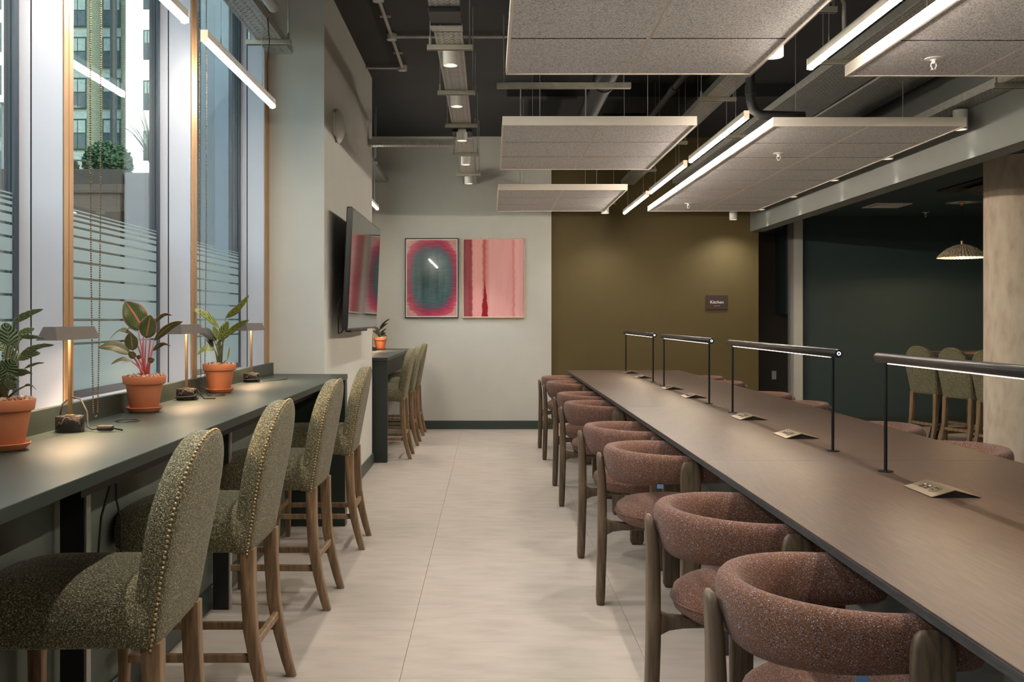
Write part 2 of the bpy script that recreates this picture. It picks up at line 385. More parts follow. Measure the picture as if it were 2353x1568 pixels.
# ================================================================ BAR STOOLS (front = +x)
def make_stool():
    t = empty('counter_stool')
    def seat(bm):
        prof = [(.537,.012),(.545,.003),(.60,0),(.640,.006),(.668,.03),(.684,.075),(.690,.13)]
        rings = []
        for z, ins in prof:
            rings.append([(x, y, z) for x, y in rrect(-.225+ins*.5, .25-ins, -.205+ins, .205-ins, .03, 6, max(.02, .11-ins*.4))])
        loft(bm, rings)
    one('seat', M['olive'], t, seat, True)
    def outline(ins):
        pts = []
        wb, wt, zt, z0 = .190, .213, 1.02, .532
        zs = .80; n = 18
        pts.append((-(wb-ins), z0+ins*.6)); pts.append((wb-ins, z0+ins*.6))
        for i in range(1, 5):
            f = i/5; pts.append((wb+(wt-wb)*f-ins, z0+ins*.6+(zs-z0-ins*.6)*f))
        for i in range(n+1):
            a = PI*i/n
            pts.append(((wt-ins)*math.cos(a), zs+(zt-zs-ins)*math.sin(a)**.9))
        for i in range(4, 0, -1):
            f = i/5; pts.append((-(wb+(wt-wb)*f-ins), z0+ins*.6+(zs-z0-ins*.6)*f))
        return pts
    def xb(z, y=0):   # rear surface, leaning back
        f = (z-.532)/.488
        return -.228-.080*f-.012*f*f + .10*y*y*1.2
    def back(bm):
        rings = []
        for th, ins in ((.028,.11),(.062,.055),(.072,.026),(.066,.008),(.05,0),(.012,0),(.003,.003),(0,.010),(-.003,.05),(-.003,.12)):
            rings.append([(xb(z, y)+th, y, z) for y, z in outline(ins)])
        loft(bm, rings)
    one('backrest', M['olive'], t, back, True)
    def nails(bm):
        pts = [(xb(z, y)+.010, y*1.006, z) for y, z in outline(-.001)]
        pts = pts[1:] + pts[:1]
        # walk at 11 mm
        P = [Vector(p) for p in pts]; acc = 0
        for a, b in zip(P, P[1:]):
            L = (b-a).length; d = acc
            while d < L:
                p = a+(b-a)*(d/L)
                bmesh.ops.create_icosphere(bm, subdivisions=1, radius=.0042, matrix=Matrix.Translation(p))
                d += .0125
            acc = d-L
    tag(one('nail_trim', M['nail'], t, nails, True), 'row of small brass nails', kind='stuff')
    def rear(s):
        def f(bm):
            rings = []
            for z, x, h in ((0,-.285,.016),(.06,-.268,.018),(.16,-.243,.020),(.28,-.222,.022),(.42,-.214,.023),(.545,-.212,.0235)):
                y = s*(.178-.012*(z/.54)); rings.append([(x+px, y+py, z) for px, py in rrect(-h, h, -h, h, .006, 2)])
            loft(bm, rings)
        return f
    def front(s):
        def f(bm):
            rings = []
            for z, h in ((0,.014),(.25,.018),(.545,.021)):
                rings.append([(.195+px, s*.165+py, z) for px, py in rrect(-h, h, -h, h, .005, 2)])
            loft(bm, rings)
        return f
    for s in (-1, 1):
        one('leg', M['oak'], t, rear(s), 'auto'); one('leg', M['oak'], t, front(s), 'auto')
        bx('stretcher', M['oak'], t, (-.236, .195, s*.170-.009, s*.170+.009, .172, .200), .003)
    def cross(bm): box(bm, -.243, -.222, -.165, .165, .215, .243, .003)
    one('stretcher', M['oak'], t, cross); bx('stretcher', M['oak'], t, (.186, .204, -.155, .155, .20, .232), .003)
    return t
stool0 = make_stool(); used = [0]
def place_stool(x, y, rz, label, group):
    o = stool0 if not used[0] else copy_tree(stool0); used[0] = 1
    o.location = (x, y, 0); o.rotation_euler = (0, 0, rz); tag(o, label, 'bar stool', group); return o
g = 'olive stools at the near window counter'
for y, dr, l in ((2.44, 2, 'olive fabric counter stool closest to the camera, cut by the bottom edge'),
             (3.37, 0, 'olive fabric counter stool second from the camera at the long counter'),
             (4.53,-1, 'olive fabric counter stool third from the camera, beside the far pair of table lamps'),
             (5.66, 1, 'olive fabric counter stool at the far end of the near counter, below the screen')):
    place_stool(-1.005, y, PI+math.radians(dr), l, g)
g = 'olive stools at the alcove counter'
for y, l in ((9.20, 'olive stool nearest at the alcove counter beyond the pier'),
             (10.15, 'olive stool in the middle of the alcove counter row'),
             (11.0, 'olive stool against the cream wall at the alcove counter')):
    place_stool(-1.02, y, PI, l, g)
g = 'olive stools in the dark teal room'
for x, y, l in ((4.66, 10.05, 'olive stool furthest left at the high table in the teal room'),
             (4.72, 9.45, 'olive stool in the middle of the row in the teal room'),
             (4.76, 8.86, 'olive stool half hidden by the round concrete column')):
    place_stool(x, y, math.radians(16), l, g)
# high table in the teal room
t = empty('high_table', (5.35, 9.5, 0), math.radians(14), 'dark brown high table behind the stools in the teal room', 'table')
bx('tabletop', M['tabletop'], t, (-.48, .42, -1.2, 1.2, .92, .95), .004)
for sx in (-1, 1):
    for sy in (-1, 1):
        def f(bm, sx=sx, sy=sy):
            loft(bm, [[(sx*.33+px, sy*(1.10)+py, 0) for px, py in rrect(-.04, .04, -.03, .03, .006, 1)],
                      [(sx*.18+px, sy*(.95)+py, .92) for px, py in rrect(-.04, .04, -.03, .03, .006, 1)]])
        one('leg', M['black'], t, f)

# ================================================================ TUB CHAIRS (front = +x)
def make_tub():
    t = empty('tub_chair')
    R = .243
    def ring(bm):
        path = []
        for i in range(5): path.append((.16-.04*i, -R, 0, -1, i/4*.28))
        for i in range(1, 24):
            a = -PI/2-PI*i/24; path.append((R*math.cos(a), R*math.sin(a), math.cos(a), math.sin(a), .28+.72*math.sin(PI*i/24)))
        for i in range(5): path.append((.04*i, R, 0, 1, .28*(1-i/4)))
        n = 20; rings = []
        def sec(x, y, nx, ny, f, sc=1):
            hw, hh = .038*sc, (.058+.020*f)*sc; zc = .652-.006*f
            out = []
            for k in range(n):
                a = 2*PI*k/n; u = hw*math.copysign(abs(math.cos(a))**.8, math.cos(a)); v = hh*math.copysign(abs(math.sin(a))**.8, math.sin(a))
                u += v*.20   # leans outward at the top
                out.append((x+nx*u, y+ny*u, zc+v))
            return out
        p = path[0]; rings += [sec(p[0]+d, p[1], 0, -1, p[4], s) for d, s in ((.034,.30),(.030,.62),(.018,.88))]
        rings += [sec(*p) for p in path]
        p = path[-1]; rings += [sec(p[0]+d, p[1], 0, 1, p[4], s) for d, s in ((.018,.88),(.030,.62),(.034,.30))]
        loft(bm, rings)
    one('backrest', M['tweed'], t, ring, True)
    def seat(bm):
        pr = [(.001,.372),(.15,.372),(.205,.378),(.238,.400),(.248,.428),(.240,.456),(.215,.474),(.16,.486),(.08,.490),(0,.491)]
        lathe(bm, [(r, z) for r, z in pr], 36, (.015, 0, 0))
    one('seat', M['tweed'], t, seat, True)
    def seam(bm):
        tube(bm, [(.015+.2495*math.cos(2*PI*i/36), .2495*math.sin(2*PI*i/36), .43) for i in range(36)]+[(.2645,0,.43)], .0022, 5)
    one('seat_piping', M['tweed'], t, seam, True)
    def rear(bm):
        prof = [(0,-.300,.017,.030),(.03,-.300,.020,.034),(.30,-.292,.021,.036),(.50,-.292,.020,.036),(.58,-.294,.018,.036),(.64,-.299,.016,.035),(.675,-.304,.013,.031),(.690,-.306,.006,.022)]
        loft(bm, [[(x+px, py, z) for px, py in rrect(-hx, hx, -hy, hy, min(hx, hy)*.8, 4)] for z, x, hx, hy in prof])
    one('leg', M['walnut'], t, rear, True)
    for s in (-1, 1):
        def side(bm, s=s):
            prof = [(0,.012,.030),(.02,.015,.040),(.35,.016,.043),(.62,.015,.044),(.66,.014,.042),(.682,.011,.036),(.692,.005,.026)]
            loft(bm, [[(.062+py, s*(.288+.004)+px, z) for px, py in rrect(-hx, hx, -hy, hy, hx*.8, 4)] for z, hx, hy in prof])
        one('leg', M['walnut'], t, side, True)
    def frame(bm):
        # rear rail flaring into the rear leg
        loft(bm, [[(x, py, zc+pz) for py, pz in rrect(-.022, .022, -h, h, .008, 2)] for x, zc, h in ((-.285,.352,.050),(-.270,.353,.034),(-.245,.355,.023),(-.20,.356,.0175),(.062,.357,.014))])
        loft(bm, [[(.062+px, y, .355+pz) for px, pz in rrect(-.03, .03, -.015, .015, .006, 2)] for y in (-.285, .285)])
    one('seat_frame', M['walnut'], t, frame, 'auto')
    def tagm(bm):
        box(bm, -.075, -.048, -.256, -.254, .572, .590)
    one('fabric_tag', M['bluetag'], t, tagm)['label'] = 'small blue sewn tag'
    return t
tub0 = make_tub(); used2 = [0]
def place_tub(x, y, rz, label, group):
    o = tub0 if not used2[0] else copy_tree(tub0); used2[0] = 1
    o.location = (x, y, 0); o.rotation_euler = (0, 0, rz); tag(o, label, 'chair', group)
ys = [2.19, 3.04, 4.43, 5.32, 6.76, 7.60, 8.99, 9.80]
ln = ['rust tweed tub chair nearest the camera on the aisle side of the long table',
      'rust tweed tub chair just behind the nearest one on the aisle side',
      'rust tweed tub chair third from the camera on the aisle side, with blue tag showing',
      'rust tweed tub chair fourth from the camera on the aisle side',
      'rust tweed tub chair fifth from the camera on the aisle side of the table',
      'rust tweed tub chair third from the far end on the aisle side',
      'rust tweed tub chair second from the far end on the aisle side',
      'rust tweed tub chair furthest from the camera on the aisle side, before the cream wall']
random.seed(3)
for y, l in zip(ys, ln): place_tub(.803+random.uniform(-.006,.006), y, math.radians(random.uniform(-3,3)), l, 'tub chairs on the aisle side')
rn = ['rust tweed tub chair across the table, right of the nearest lamp post',
      'rust tweed tub chair across the table, in front of the stools of the teal room',
      'rust tweed tub chair across the table, left of the post of the nearest desk lamp',
      'rust tweed tub chair across the table, in front of the pale wall end',
      'rust tweed tub chair across the table, before the right edge of the olive wall',
      'rust tweed tub chair furthest away across the table']
for y, l in zip([4.43, 5.32, 6.76, 7.60, 8.99, 9.80], rn): place_tub(2.059+random.uniform(-.006,.006), y, PI+math.radians(random.uniform(-3,3)), l, 'tub chairs across the table')

# ================================================================ LONG TABLE
T0, T1 = -.75, 10.45; TX0, TX1 = .829, 2.033
t = empty('long_table', (1.431, 4.85, 0), 0, 'long dark oak shared table with a row of desk lamps', 'table')
def tp(nm, m, x0, x1, y0, y1, z0, z1, bev=.001): return bx(nm, m, t, (x0-1.431, x1-1.431, y0-4.85, y1-4.85, z0, z1), bev)
J = [T0, 1.51, 3.78, 6.04, 8.32, T1]
for a, b in zip(J, J[1:]):
    tp('tabletop', M['tabletop'], TX0+.001, TX1-.001, a+.0012, b-.0012, .746, .750)
    tp('top_edge', M['tableedge'], TX0, TX1, a+.0008, b-.0008, .726, .746)
tp('beam', M['black'], 1.36, 1.50, T0+.3, T1-.3, .65, .726)
for jy in (T0+.25, 1.51, 3.78, 6.04, 8.32, T1-.25):
    for s in (-1, 1):
        def f(bm, s=s, jy=jy):
            w = .055
            loft(bm, [[(s*(.50)+px, jy-4.85+py, 0) for px, py in rrect(-w, w, -.02, .02, .006, 2)],
                      [(s*(.36)+px, jy-4.85+py, .726) for px, py in rrect(-w, w, -.02, .02, .006, 2)]])
        one('leg', M['tableedge'], t, f, 'auto')
    tp('cross_bar', M['black'], 1.431-.40, 1.431+.40, jy-.018, jy+.018, .68, .725)

# desk lamps on the table
def area_lamp(parent, loc, size, power, col, tilt=0, spread=160):
    l = bpy.data.lights.new('led_light', 'AREA'); l.shape = 'RECTANGLE'; l.size, l.size_y = size; l.energy = power; l.color = col; l.spread = math.radians(spread)
    o = bpy.data.objects.new('led_light', l); COL.objects.link(o); o.parent = parent; o.location = loc; o.rotation_euler = (0, tilt, 0)
    return o
def desk_lamp(y0, y1, label):
    L = y1-y0; t = empty('desk_lamp', (1.426, y0, .750), 0, label, 'lamp', 'tube desk lamps on the long table')
    for y in (0, L):
        one('post', M['postblack'], t, lambda b, y=y: cyl(b, (0,y,.003), (0,y,.395), .0062, n=14), 'auto')
        one('foot', M['postblack'], t, lambda b, y=y: lathe(b, [(0,0),(.027,0),(.027,.003),(.008,.004),(0,.004)], 28, (0,y,0)), 'auto')
    zc = .408; r = .0185
    def tubef(bm):
        ring = [(-.07,.4),(-.07,.85),(-.066,1.0),(L+.066,1.0),(L+.07,.85),(L+.07,.4)]
        loft(bm, [[(r*s*math.cos(2*PI*k/28), y, zc+r*s*math.sin(2*PI*k/28)) for k in range(28)] for y, s in ring])
    one('lamp_tube', M['gunmetal'], t, tubef, 'auto')
    area_lamp(t, (-.004, L/2, zc-r-.004), (.012, L-.1), P_TABLE, (1,.76,.52), tilt=math.radians(38))
    bx('led_strip', M['led_table'], t, (-.006, .006, .03, L-.03, zc-r-.0012, zc-r+.002))
    def sw(bm):
        lathe(bm, [(.0075,0),(.0075,.001),(.0048,.001),(.0048,0),(.0075,0)], 24)
        bmesh.ops.rotate(bm, verts=bm.verts, cent=(0,0,0), matrix=Matrix.Rotation(PI/2, 3, 'X')); bmesh.ops.translate(bm, verts=bm.verts, vec=(0,-.0705,zc))
    one('touch_switch', M['ring'], t, sw)['label'] = 'pale blue glowing ring switch'
for a, b, l in ((1.84, 3.51, 'dark tube desk lamp nearest the camera, cut by the right edge'),
                (4.05, 5.72, 'dark tube desk lamp second from the camera, before the pale wall end'),
                (6.33, 7.97, 'dark tube desk lamp third from the camera, before the olive wall'),
                (8.50, 10.2, 'dark tube desk lamp at the far end of the long table')):
    desk_lamp(a, b, l)
# power modules
def make_module():
    t = empty('power_module')
    def shell(bm):
        xs_, zs_ = (-.078, -.005, .078), (.0, .021, .0)
        for (xa, za), (xb_, zb) in (((-.076,.001),(-.004,.0215)), ((-.004,.0215),(.076,.001))):
            a = [(xa,-.10,za),(xb_,-.10,zb),(xb_,.10,zb),(xa,.10,za)]
            v0 = [bm.verts.new(p) for p in a]; v1 = [bm.verts.new((p[0],p[1],p[2]+.0025)) for p in a]
            bm.faces.new(v0); bm.faces.new(v1)
            for i in range(4): bm.faces.new((v0[i], v0[(i+1)%4], v1[(i+1)%4], v1[i]))
    o = one('cover_plate', M['modplate'], t, shell)
    def rib(bm):
        v = [bm.verts.new(p) for p in ((-.068,-.097,0),(.068,-.097,0),(-.004,-.097,.0205))]; w = [bm.verts.new(p) for p in ((-.068,.097,0),(.068,.097,0),(-.004,.097,.0205))]
        bm.faces.new(v); bm.faces.new(w)
        for i in range(3): bm.faces.new((v[i], v[(i+1)%3], w[(i+1)%3], w[i]))
    one('housing', M['black'], t, rib)
    sl = math.atan2(.0205, .072)
    def on(nm, m, cx, cy, fn):
        bm = bmesh.new(); fn(bm)
        bmesh.ops.rotate(bm, verts=bm.verts, cent=(0,0,0), matrix=Matrix.Rotation(-sl, 3, 'Y'))
        bmesh.ops.translate(bm, verts=bm.verts, vec=(cx, cy, .001+.0025+(cx+.076)*math.tan(sl)+.0003)); return link_mesh(nm, bm, m, t)
    for cy in (.045, .012):
        on('usb_port', M['black'], -.036, cy, lambda b: box(b, -.013, .013, -.009, .009, 0, .0012, .0004))
        on('usb_tongue', M['copper'], -.044, cy, lambda b: box(b, -.003, .003, -.006, .006, .0010, .0020))
        on('usb_tongue', M['lightwhite'], -.030, cy, lambda b: box(b, -.003, .003, -.006, .006, .0010, .0020))
    on('socket', M['modplate'], -.036, -.035, lambda b: lathe(b, [(.0,0),(.021,0),(.021,.0015),(.018,.0015),(.018,.0005),(0,.0005)], 28))
    on('socket_slot', M['black'], -.036, -.035, lambda b: (box(b, -.012, -.004, -.002, .002, .0008, .002), box(b, .004, .010, -.009, -.005, .0008, .002), box(b, .004, .010, .005, .009, .0008, .002)))
    return t
mod0 = make_module()
md = ['bronze tent-shaped power module nearest the camera on the table', 'bronze power module beyond the nearest desk lamp post, with sockets visible',
      'bronze power module beside the post of the second desk lamp', 'bronze power module between the posts of the third desk lamp, the nearer one',
      'bronze power module under the third desk lamp, the farther one', 'bronze power module near the near post of the far desk lamp', 'bronze power module at the far end of the table']
for i, (y, l) in enumerate(zip((3.09,4.56,5.38,6.84,7.65,9.09,9.89), md)):
    o = mod0 if i == 0 else copy_tree(mod0); o.location = (1.432, y, .7502); tag(o, l, 'power module', 'power modules on the long table')

# ================================================================ COUNTER LAMPS
def counter_lamp(x, y, rz, label, cord, switch=False):
    t = empty('table_lamp', (x, y, .950), rz, label, 'lamp', 'small banker lamps on the counters')
    one('base', M['marble'], t, lambda b: lathe(b, [(0,0),(.041,0),(.0425,.002),(.0425,.047),(.041,.049),(0,.049)], 40), 'auto')
    one('collar', M['brass'], t, lambda b: lathe(b, [(0,.049),(.015,.049),(.015,.052),(.007,.054)], 24), 'auto')
    one('pole', M['brass'], t, lambda b: cyl(b, (0,0,.049), (0,0,.300), .0062, n=16), 'auto')
    def shade(bm):
        L = .160; wb, wt = .031, .018; z0, z1 = .286, .326; th = .0015
        def ring(w0, w1, zz0, zz1, y): return [(-w0,y,zz0),(-w1,y,zz1),(w1,y,zz1),(w0,y,zz0)]
        # folded sheet: outer skin, inner skin, two hipped ends
        def skin(d, close):
            b = [(-wb+d,-L+d,z0),(wb-d,-L+d,z0),(wb-d,L-d,z0),(-wb+d,L-d,z0)]; tp_ = [(-wt+d,-L+.018,z1-d),(wt-d,-L+.018,z1-d),(wt-d,L-.018,z1-d),(-wt+d,L-.018,z1-d)]
            B = [bm.verts.new(p) for p in b]; T_ = [bm.verts.new(p) for p in tp_]
            for i in range(4): bm.faces.new((B[i], B[(i+1)%4], T_[(i+1)%4], T_[i]))
            bm.faces.new(T_); return B
        A = skin(0, 1); B = skin(th, 1)
        for i in range(4): bm.faces.new((A[i], A[(i+1)%4], B[(i+1)%4], B[i]))
    one('shade', M['shade'], t, shade)
    area_lamp(t, (0, 0, .294), (.02, .24), P_COUNTER, (1,.66,.38), tilt=math.radians(-16), spread=125)
    bx('led_panel', M['led_counter'], t, (-.010, .010, -.12, .12, .296, .300))
    pts = [Vector(p) for p in cord]
    one('power_cord', M['browncable'], t, lambda b: tube(b, pts, .0028, 8), True)
    if switch:
        one('inline_switch', M['browncable'], t, lambda b: box(b, .085, .135, -.012, .012, .003, .020, .006, 2), 'auto')
    return t
arc = [(-.03,.0,.052),(-.028,.01,.085),(-.01,.03,.105),(.02,.03,.10),(.045,.02,.06),(.055,.0,.015),(.07,-.004,.008),(.09,0,.01),(.13,.0,.012),(.16,.01,.004)]
wrap = [(.050*math.cos(a/10*PI*2-.6), .050*math.sin(a/10*PI*2-.6), .006+.0035*a*.35) for a in range(11)]+[(.046,.0,.03),(.045,-.01,.047)]
counter_lamp(-1.300, 3.02, 0, 'bronze banker lamp nearest the camera with an arching cord', arc, True)
counter_lamp(-1.306, 4.20, 0, 'bronze banker lamp in the middle, between two potted plants', wrap+[(.07,.02,.005),(.11,.05,.003)])
counter_lamp(-1.318, 5.39, math.radians(-4), 'bronze banker lamp furthest along the near counter, by the cream pier', wrap)
counter_lamp(-1.285, 10.7, 0, 'dark banker lamp on the alcove counter beside the small plant', wrap)
def coil(x, y, r, label):
    o = one('cable_coil', M['cable'], None, lambda b: tube(b, [(x+r*math.cos(2*PI*i/28)*(1+.06*math.sin(i)), y+1.2*r*math.sin(2*PI*i/28), .9535) for i in range(29)], .0022, 6), True)
    tag(o, label, 'cable', 'loops of cable on the near counter')
coil(-1.235, 3.32, .036, 'loop of black cable on the counter left of the middle pot')
coil(-1.245, 4.44, .036, 'loop of black cable on the counter by the far terracotta saucer')
cablepart('lamp_cable', M['cable'], [(-1.26,5.42,.953),(-1.21,5.5,.953),(-1.17,5.62,.953),(-1.20,5.8,.953)], .0022, 'black cable lying on the counter by the furthest lamp')

# ================================================================ PLANTS
def leaf_mat(name, green, dark, vein, edge=None, stripe=10, under=None):
    m, t, b = new_mat(name); b.inputs['Roughness'].default_value = .38
    uv = t.nodes.new('ShaderNodeUVMap'); sp = t.nodes.new('ShaderNodeSeparateXYZ'); t.links.new(uv.outputs[0], sp.inputs[0])
    ab = t.nodes.new('ShaderNodeMath'); ab.operation = 'ABSOLUTE'; t.links.new(sp.outputs['X'], ab.inputs[0])   # |u| 0 midrib .. 1 edge
    ml = t.nodes.new('ShaderNodeMath'); ml.operation = 'MULTIPLY_ADD'; ml.inputs[1].default_value = -.35
    t.links.new(ab.outputs[0], ml.inputs[0]); t.links.new(sp.outputs['Y'], ml.inputs[2])
    sn = t.nodes.new('ShaderNodeMath'); sn.operation = 'MULTIPLY'; sn.inputs[1].default_value = stripe*6.283; t.links.new(ml.outputs[0], sn.inputs[0])
    nz = t.nodes.new('ShaderNodeTexNoise'); nz.inputs['Scale'].default_value = 30; tc = t.nodes.new('ShaderNodeTexCoord'); t.links.new(tc.outputs['Object'], nz.inputs[0])
    ad = t.nodes.new('ShaderNodeMath'); ad.operation = 'MULTIPLY_ADD'; ad.inputs[1].default_value = 4; t.links.new(nz.outputs[0], ad.inputs[0]); t.links.new(sn.outputs[0], ad.inputs[2])
    s2 = t.nodes.new('ShaderNodeMath'); s2.operation = 'SINE'; t.links.new(ad.outputs[0], s2.inputs[0])
    r = t.nodes.new('ShaderNodeValToRGB'); r.color_ramp.elements[0].position = .25; r.color_ramp.elements[1].position = .75
    r.color_ramp.elements[0].color = lin(dark); r.color_ramp.elements[1].color = lin(green)
    mr = t.nodes.new('ShaderNodeMapRange'); mr.inputs['From Min'].default_value = -1; t.links.new(s2.outputs[0], mr.inputs[0]); t.links.new(mr.outputs[0], r.inputs[0])
    r2 = t.nodes.new('ShaderNodeValToRGB'); e = r2.color_ramp.elements
    e[0].position = .05; e[0].color = (1,1,1,1); e[1].position = .10; e[1].color = (0,0,0,1)
    if edge: 
        x = e.new(.90); x.color = (0,0,0,1); x = e.new(.97); x.color = (1,1,1,1)
    t.links.new(ab.outputs[0], r2.inputs[0])
    mx = t.nodes.new('ShaderNodeMix'); mx.data_type = 'RGBA'; mx.inputs['B'].default_value = lin(vein)
    t.links.new(r2.outputs[0], mx.inputs['Factor']); t.links.new(r.outputs[0], mx.inputs['A'])
    t.links.new(mx.outputs['Result'], b.inputs['Base Color'])
    b.inputs['Subsurface Weight'].default_value = 0
    return m
M['leaf_calathea'] = leaf_mat('calathea_leaf', (158,172,126), (34,54,40), (120,136,100), None, 6)
M['leaf_red'] = leaf_mat('red_edged_leaf', (92,104,52), (52,70,36), (196,110,96), True, 14)
M['leaf_stripe'] = leaf_mat('striped_leaf', (150,156,60), (44,58,28), (84,94,44), None, 6)
M['leaf_dark'] = leaf_mat('dark_leaf', (64,66,50), (36,40,34), (80,80,60), None, 8)
M['stem_red'] = mat('pink_stem', (190,92,96), .5, var=.15); M['stem_green'] = mat('green_stem', (92,92,56), .5, var=.15)
def leaf(parent, m, base, tip, width, up=.25, face=0, curl=.25, wave=0):
    """blade from base to tip; bends up then droops; 'face' turns the blade to the viewer (-y)"""
    base = Vector(base); tip = Vector(tip); d = tip-base; L = d.length; d.normalize()
    side = Vector((0,-1,0)).cross(d)
    if side.length < .2: side = Vector((1,0,0))
    side.normalize(); nor = d.cross(side).normalized()
    ang = face; s = side*math.cos(ang)+nor*math.sin(ang); nn = d.cross(s).normalized()
    bm = bmesh.new(); uvl = bm.loops.layers.uv.new('UVMap'); N = 12; K = (-1,-.5,0,.5,1); rows = []
    for i in range(N+1):
        v = i/N; w = width*.5*(math.sin(PI*min(1, v**.80*1.0))**.75 if 0 < v < 1 else 0)+.0004
        c = base+d*(L*v)+Vector((0,0,1))*(up*L*math.sin(PI*v)*.5)
        row = []
        for u in K:
            p = c+s*(w*u)+nn*(curl*w*abs(u)**1.5+wave*w*math.sin(v*11+u*2)*abs(u))
            row.append((bm.verts.new(p), (u, v)))
        rows.append(row)
    for A, B in zip(rows, rows[1:]):
        for k in range(4):
            q = (A[k], A[k+1], B[k+1], B[k]); f = bm.faces.new([x[0] for x in q])
            for lp, x in zip(f.loops, q): lp[uvl].uv = x[1]
    me = bpy.data.meshes.new('leaf'); bm.to_mesh(me); bm.free(); me.materials.append(m)
    for p in me.polygons: p.use_smooth = True
    o = bpy.data.objects.new('leaf', me); COL.objects.link(o); o.parent = parent
    sd = o.modifiers.new('thickness', 'SOLIDIFY'); sd.thickness = .0008
    return o
def pot(x, y, label, leaves, m, stems, sc=1.0, z=.950, group='potted plants on the counters', soilz=.122):
    sa = one('saucer', M['terra'], None, lambda b: lathe(b, [(0,0),(.050*sc,0),(.054*sc,.003),(.066*sc,.016),(.068*sc,.019),(.065*sc,.020),(.060*sc,.014),(.050*sc,.006),(0,.006)], 40), 'auto', (x, y, z))
    tag(sa, 'terracotta saucer under the '+label[1], 'saucer', 'terracotta saucers')
    t = empty('potted_plant', (x, y, z+.006), 0, label[0], 'plant', group)
    one('pot', M['terra'], t, lambda b: lathe(b, [(0,0),(.047*sc,0),(.050*sc,.003),(.067*sc,.098),(.0745*sc,.100),(.076*sc,.103),(.079*sc,.127),(.078*sc,.130),(.073*sc,.130),(.070*sc,.122),(.066*sc,.105),(0,.105)], 44), 'auto')
    def soil(bm):
        for q in range(150):
            a = random.uniform(0, 2*PI); r = .068*sc*math.sqrt(random.random())
            bmesh.ops.create_icosphere(bm, subdivisions=1, radius=random.uniform(.004,.008), matrix=Matrix.Translation((r*math.cos(a), r*math.sin(a), .124+random.uniform(0,.009))) @ Matrix.Rotation(random.uniform(0,3), 4, 'X'))
        lathe(bm, [(0,.122),(.070*sc,.122)], 30)
    tag(one('gravel', M['soil'], t, soil, True), kind='stuff')
    def st(bm):
        for p, q in stems:
            p = Vector(p); q = Vector(q); mid = (p+q)/2+Vector((0,0,0))
            tube(bm, [p, (p*2+q)/3+Vector(((q.x-p.x)*-.08,0,.006)), (p+q*2)/3+Vector(((q.x-p.x)*-.08,0,.006)), q], [.0045,.0035,.003,.002], 6)
    for p, q in stems:
        p = Vector(p); q = Vector(q)
        one('stem', stems_m, t, lambda b: tube(b, [p, (p*2+q)/3+Vector(((q.x-p.x)*-.10,0,.004)), (p+q*2)/3+Vector(((q.x-p.x)*-.10,0,.004)), q], [.0045,.0036,.003,.002], 6), True)
    for L in leaves:
        leaf(t, L[4] if len(L) > 4 and L[4] else m, L[0], L[1], L[2], *L[3])
    return t
def fromview(cx, py0, u, items, m, spread=.04):
    """leaves given as offsets in the plant's own upright plane, with depth offsets of their own"""
    leaves, stems = [], []
    random.seed(int(cx))
    for it in items:
        bxp, byp, tx, ty, w, dep = it[:6]; face = it[6] if len(it) > 6 else 0
        b = ((bxp-cx)*u, dep*.5, (py0-byp)*u); tt = ((tx-cx)*u, dep, (py0-ty)*u)
        leaves.append((b, tt, w*u, (it[7] if len(it) > 7 else .2, face, .25, .12), it[8] if len(it) > 8 else None))
        stems.append(((random.uniform(-.012,.012), random.uniform(-.01,.01), .118), b))
    return leaves, stems
# each leaf: base x, base height, tip x, tip height (in the plant's upright plane), width, depth offset, turn
stems_m = M['stem_red']
u = .00164
lv, st = fromview(321, 950+6, u, [(322,772,281,706,54,-.02,.25,.1),(331,790,346,737,40,-.05,.2,.1),(340,797,404,752,20,.03,.7,.25),(333,762,375,738,13,.05,1.0,.5),
    (288,784,226,796,16,.06,1.0,.5),(294,827,222,812,28,-.03,.6,.25),(301,818,303,776,31,-.06,.1,.1),(342,820,386,808,14,-.02,.9,.5),(297,843,256,850,14,-.05,.9,.3),
    (333,843,351,838,15,-.03,.2,.1),(303,776,268,778,14,.04,.8,.6),(305,836,296,820,16,-.05,.3,.1),(312,838,322,828,10,-.05,.6,.2)], M['leaf_red'])
pot(-1.298, 3.665, ('potted plant with broad red-edged leaves in terracotta, middle of the counter', 'plant with red-edged leaves'), lv, M['leaf_red'], st)
stems_m = M['stem_green']
u = .00116
lv, st = fromview(7, 1037+5, u, [(32,755,106,723,18,-.02,.8,.15),(34,806,38,752,46,-.06,.2,.05),(52,788,114,790,16,-.03,.9,.15),(40,826,112,806,18,.03,.9,.2),(28,868,62,836,44,-.07,.3,.1),
    (66,858,121,844,9,-.05,1.0,.15),(48,874,98,868,20,-.06,.7,.3),(32,890,82,884,22,-.09,.6,.4),(62,900,99,906,7,-.04,.8,.4),(10,820,-22,770,34,0,.4,.1),(5,862,-30,826,42,-.05,.4,.2),
    (2,890,-40,872,36,-.06,.5,.3),(14,815,8,764,34,.03,.3,.1),(18,884,26,846,40,-.08,.2,.1),(0,900,-36,905,30,-.04,.6,.4),(25,860,-6,812,36,.04,.4,.2),(38,905,60,880,28,-.08,.4,.2),
    (20,800,58,768,20,.05,.7,.3),(28,840,72,826,24,.05,.6,.3),(10,900,14,868,36,-.09,.3,.2)], M['leaf_calathea'])
pot(-1.296, 2.60, ('bushy plant with cream-striped green leaves, cut by the left edge', 'striped plant at the left edge'), lv, M['leaf_calathea'], st)
u = .002066
D = M['leaf_dark']
